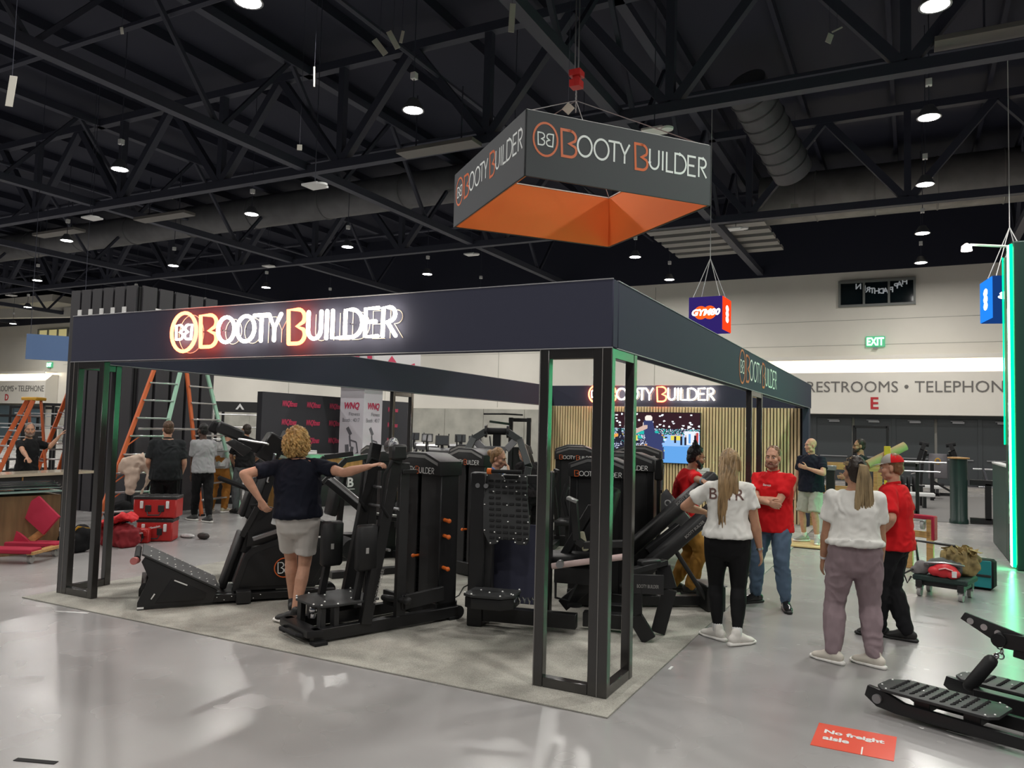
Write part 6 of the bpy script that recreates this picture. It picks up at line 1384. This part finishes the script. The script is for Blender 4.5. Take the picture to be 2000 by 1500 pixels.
# machines in the far right
bc = (2.653, 24.366)
t = thing('chest_press', 'grey padded press bench with yellow emblem and two raised black arms', 'gym machine', (*bc, 0), -4)
t.scale = (.62, .62, .76)
pad(t, (0, .1, 1.28), (.9, .14, 1.1), RX(-12), 'back_pad', mat('grey_vinyl', (.14, .13, .14), .5)); pad(t, (0, -.35, .5), (.6, .5, .12), None, 'seat'); MB().ring((0, -.06, 1.5), .12, .03, (0, 1, .2), 18, 6).build('emblem', M['yel'], t)
for s in (-1, 1):
    MB().path([(s*.85, .2, 0), (s*.75, .2, 1.3), (s*.55, .1, 1.95)], .13, .16, up=(0, 1, 0)).build('frame', M['black'], t); MB().path([(s*.95, 0, 1.4), (s*.72, -.3, 2.0), (s*.60, -.3, 2.25)], .2, .2, up=(0, 1, 0)).build('lever_arm', M['black2'], t); MB().cyl((s*.85, -.3, 2.28), (s*.40, -.3, 2.20), .09).build('roller', M['rubber'], t); MB().cyl((s*1.3, 0, .9), (s*.9, 0, 1.0), .03).build('weight_horn', M['chrome'], t)
MB().box((0, .2, .06), (2.2, .2, .12)).box((0, -.2, .06), (.2, 1.2, .12)).box((0, .2, 1.75), (1.4, .12, .1)).build('base', M['black'], t); MB().bar((0, -.9, .1), (0, -.55, .5), .14, .14).build('foot_bracket', M['rubber'], t)
pc = (2.810, 14.960)
t = thing('padded_column', 'dark green lit round column post with wooden lid, of a large rig', 'column', (*pc, 0), 0); MB().lathe([(.0, 0), (.19, 0), (.19, .08), (.175, .1), (.175, 1.44), (0, 1.44)], n=28).build('column', mat('green_lit_vinyl', (.010, .030, .025), .35), t); MB().lathe([(0, 1.44), (.22, 1.44), (.22, 1.47), (0, 1.48)], n=24).build('wood_lid', M['wood'], t)  # green light on the column is painted into its vinyl colour
t = thing('low_rig', 'low black rig of square bars between the round column and the green tower', 'gym machine', (pc[0]+.22, pc[1]+.1, 0), 0)
for z in (.08, .92): MB().box((.75, 0, z), (1.5, .12, .12)).build('long_bar', M['black'], t)
for x_ in (.35, 1.35): MB().box((x_, 0, .5), (.12, .12, .8)).build('upright', M['black'], t)
MB().cyl((.2, .5, .8), (1.5, .5, .8), .02).cyl((.1, .6, 1.2), (1.5, .6, 1.2), .02).build('barbell', M['alu'], t); MB().box((1.15, .25, .3), (.4, .3, .4)).build('box', M['black2'], t); MB().bar((.35, 0, .8), (.35, .5, .8), .05, .05).bar((1.35, 0, .8), (1.35, .5, .8), .05, .05).bar((.35, .05, .9), (.3, .6, 1.2), .05, .05).bar((1.35, .05, .9), (1.4, .6, 1.2), .05, .05).build('arm', M['black'], t)
a, c, e, g_ = (1.760, 14.829), (3.675, 15.198), (4.337, 24.949), (1.986, 23.722)
tag(slab3(b2 := MB(), [(*a, .001), (*c, .001), (*e, .001), (*g_, .001)], (0, 0, .008)) and b2.build('rubber_mat', mat('grey_rubber_mat', (.16, .155, .15), .8)), 'wide dark grey rubber mat in front of the far press bench', 'mat')
pr = (1.504, 19.451); t = thing('dumbbell_rack', 'low rack of black weight plates behind the capped person', 'rack', (*pr, 0), 5)
for i in range(6): MB().cyl((-.3+i*.14, 0, .55), (-.24+i*.14, 0, .55), .26, n=22).build('weight_plate', M['rubber'], t)
MB().cyl((-.5, 0, .55), (.7, 0, .55), .03).box((-.45, 0, .28), (.08, .3, .56)).box((.6, 0, .28), (.08, .3, .56)).build('frame', M['black'], t)
pr = (1.200, 16.586); rack(pr, 0, 'wide low rack with long bars behind the timber crate', 1.6, 1.25, .7, 1, False, False)
pr = (0.551, 25.828, 1.030); rack(pr[:2], 0, 'far black rack in front of the E doors, behind the cardboard tube', 1.1, 2.3, .8, 0, False, False)
pr = (1.729, 21.916, 1.176); t = thing('barbell_bench', 'long bright barbell resting on low stands by the far press bench', 'barbell', (*pr[:2], 0), 0); MB().cyl((-1.3, 0, 1.15), (1.1, 0, 1.15), .03).build('bar', M['alu'], t); MB().box((-.9, 0, .56), (.1, .3, 1.12)).box((.7, 0, .56), (.1, .3, 1.12)).bar((.7, 0, .6), (1.2, 0, .3), .06, .06).build('stand', M['black'], t)
for i, (px, lab) in enumerate((((1.981, 22.713), 'pale low bench pad on the far floor left of the press bench'), ((1.678, 18.673), 'second pale bench pad, nearer than the first'))):
    t = thing('bench_pad', lab, 'bench', (*px, 0), 4); MB().box((0, 0, .36), (1.5, .35, .1), ch=.02).build('pad', M['white'], t); MB().box((-.5, 0, .16), (.08, .3, .31)).box((.5, 0, .16), (.08, .3, .31)).build('leg', M['black'], t)
# standing dolly and the loaded cart
pd = (1.972, 7.464)
t = thing('standing_dolly', 'wooden dolly stood on end, crimson carpet along its top edge', 'dolly', (*pd, 0), -22)
for xx in (-.14, .14): MB().box((xx, 0, .36), (.09, .05, .72)).build('wood_bar', M['wood'], t)
MB().box((0, 0, .50), (.3, .05, .09)).build('wood_bar', M['wood'], t); MB().box((0, .02, .745), (.34, .10, .06), ch=.015).box((.18, .03, .60), (.05, .12, .34), ch=.015).build('carpet_pad', M['rcar'], t)
for xx in (-.2, .08): caster(t, (xx, -.10, .58))
pq = (2.134, 5.202)
t = thing('equipment_cart', 'low dark green cart loaded with bags on the open floor', 'cart', (*pq, 0), -16)
MB().box((0, .3, .22), (.58, .5, .07), ch=.02).build('deck', mat('dark_green_board', (.012, .03, .026), .6), t); MB().box((0, .3, .16), (.50, .4, .06)).build('frame', M['black2'], t)
for xx in (-.22, .22):
    for yy in (.1, .48): caster(t, (xx, yy, 0)); MB().box((xx, yy, .15), (.07, .10, .08)).build('bracket', M['black2'], t)
MB().tube([(-.28, .3, .25), (-.32, .3, .62), (.1, .34, .60)], .018).build('push_bar', M['tblk'], t)
X = lambda x, y, z: tuple((Matrix.Translation(V((*pq, 0))) @ Matrix.Rotation(rad(-16), 4, 'Z')) @ V((x, y, z)))
t = blob('camouflage_sack', 'tan camouflage sack heaped at the back of the loaded cart', 'bag', X(.14, .42, .25), [((0, 0, .13), (.20, .16, .14)), ((-.06, -.03, .22), (.16, .13, .10)), ((.08, .04, .2), (.13, .11, .09))], mat('tan_camouflage', (.25, .19, .08), .9, noise_s=9, noise_a=.6), 6, .035, .016, ws=9)
b = MB(); R_ = random.Random(5)
for k in range(30):
    a = R_.uniform(0, 6.28); r = R_.uniform(.04, .15); p = V((r*cos(a), r*.8*sin(a), .25)); b.loft([p, p+V((R_.uniform(-.08, .08), R_.uniform(-.06, .06), R_.uniform(.04, .1))), p+V((R_.uniform(-.12, .12), R_.uniform(-.1, .1), R_.uniform(.0, .06)))], [(.02, .008), (.03, .006), (.008, .004)], 6)
b.build('strap_ends', mat('tan_webbing', (.34, .25, .10), .8), t)
t = blob('grey_sack', 'grey cloth sack in the middle of the loaded cart', 'bag', X(.0, .24, .25), [((0, 0, .10), (.21, .11, .10)), ((.11, 0, .09), (.10, .10, .09))], mat('grey_canvas', (.09, .10, .095), .85), 8, .02, .014); MB().loft([(-.2, -.12, .15), (0, -.14, .17), (.2, -.12, .15)], [(.012, .03)]*3, 8).build('strap', M['steel'], t)
t = blob('red_pouch', 'bright red pouch bag lying at the front of the loaded cart', 'bag', X(.05, .10, .25), [((0, 0, .08), (.13, .08, .08)), ((-.1, 0, .07), (.07, .07, .05)), ((.08, -.02, .05), (.08, .08, .05))], mat('red_nylon_pouch', (.6, .02, .03), .5), 11, .012, .012); MB().box((.09, -.105, .06), (.05, .01, .07)).build('white_tag', M['white'], t); MB().loft([(-.06, -.075, .1), (0, -.085, .12), (.07, -.085, .1)], [(.008, .022)]*3, 8).build('pale_stripe', mat('pale_pink_stripe', (.6, .3, .3), .6), t)
t = blob('grey_helmet_bag', 'small grey bundle with black straps at the left end of the loaded cart', 'bag', X(-.20, .14, .25), [((0, 0, .08), (.09, .08, .08)), ((-.06, -.02, .05), (.07, .05, .05))], mat('grey_bundle', (.17, .16, .16), .8), 13, .012, .012); MB().tube([(-.1, -.06, .06), (-.2, -.1, .0), (-.16, -.12, -.1), (-.12, -.1, -.02)], .012).build('loose_strap', M['tblk'], t)
t = thing('cooler_bag', 'teal and black square bag standing on the floor behind the loaded cart', 'bag', (*(2.573, 6.261), 0), -14); MB().box((0, .1, .19), (.40, .26, .36), ch=.03).build('body', C_black, t); MB().box((.05, -.035, .20), (.26, .02, .33), ch=.008).build('teal_panel', mat('teal_cloth', (.01, .22, .24), .6), t); MB().box((.05, -.05, .18), (.26, .012, .03)).build('strap', M['tblk'], t); MB().cyl((-.02, -.058, .19), (-.02, -.066, .19), .014).build('buckle', M['yel'], t)
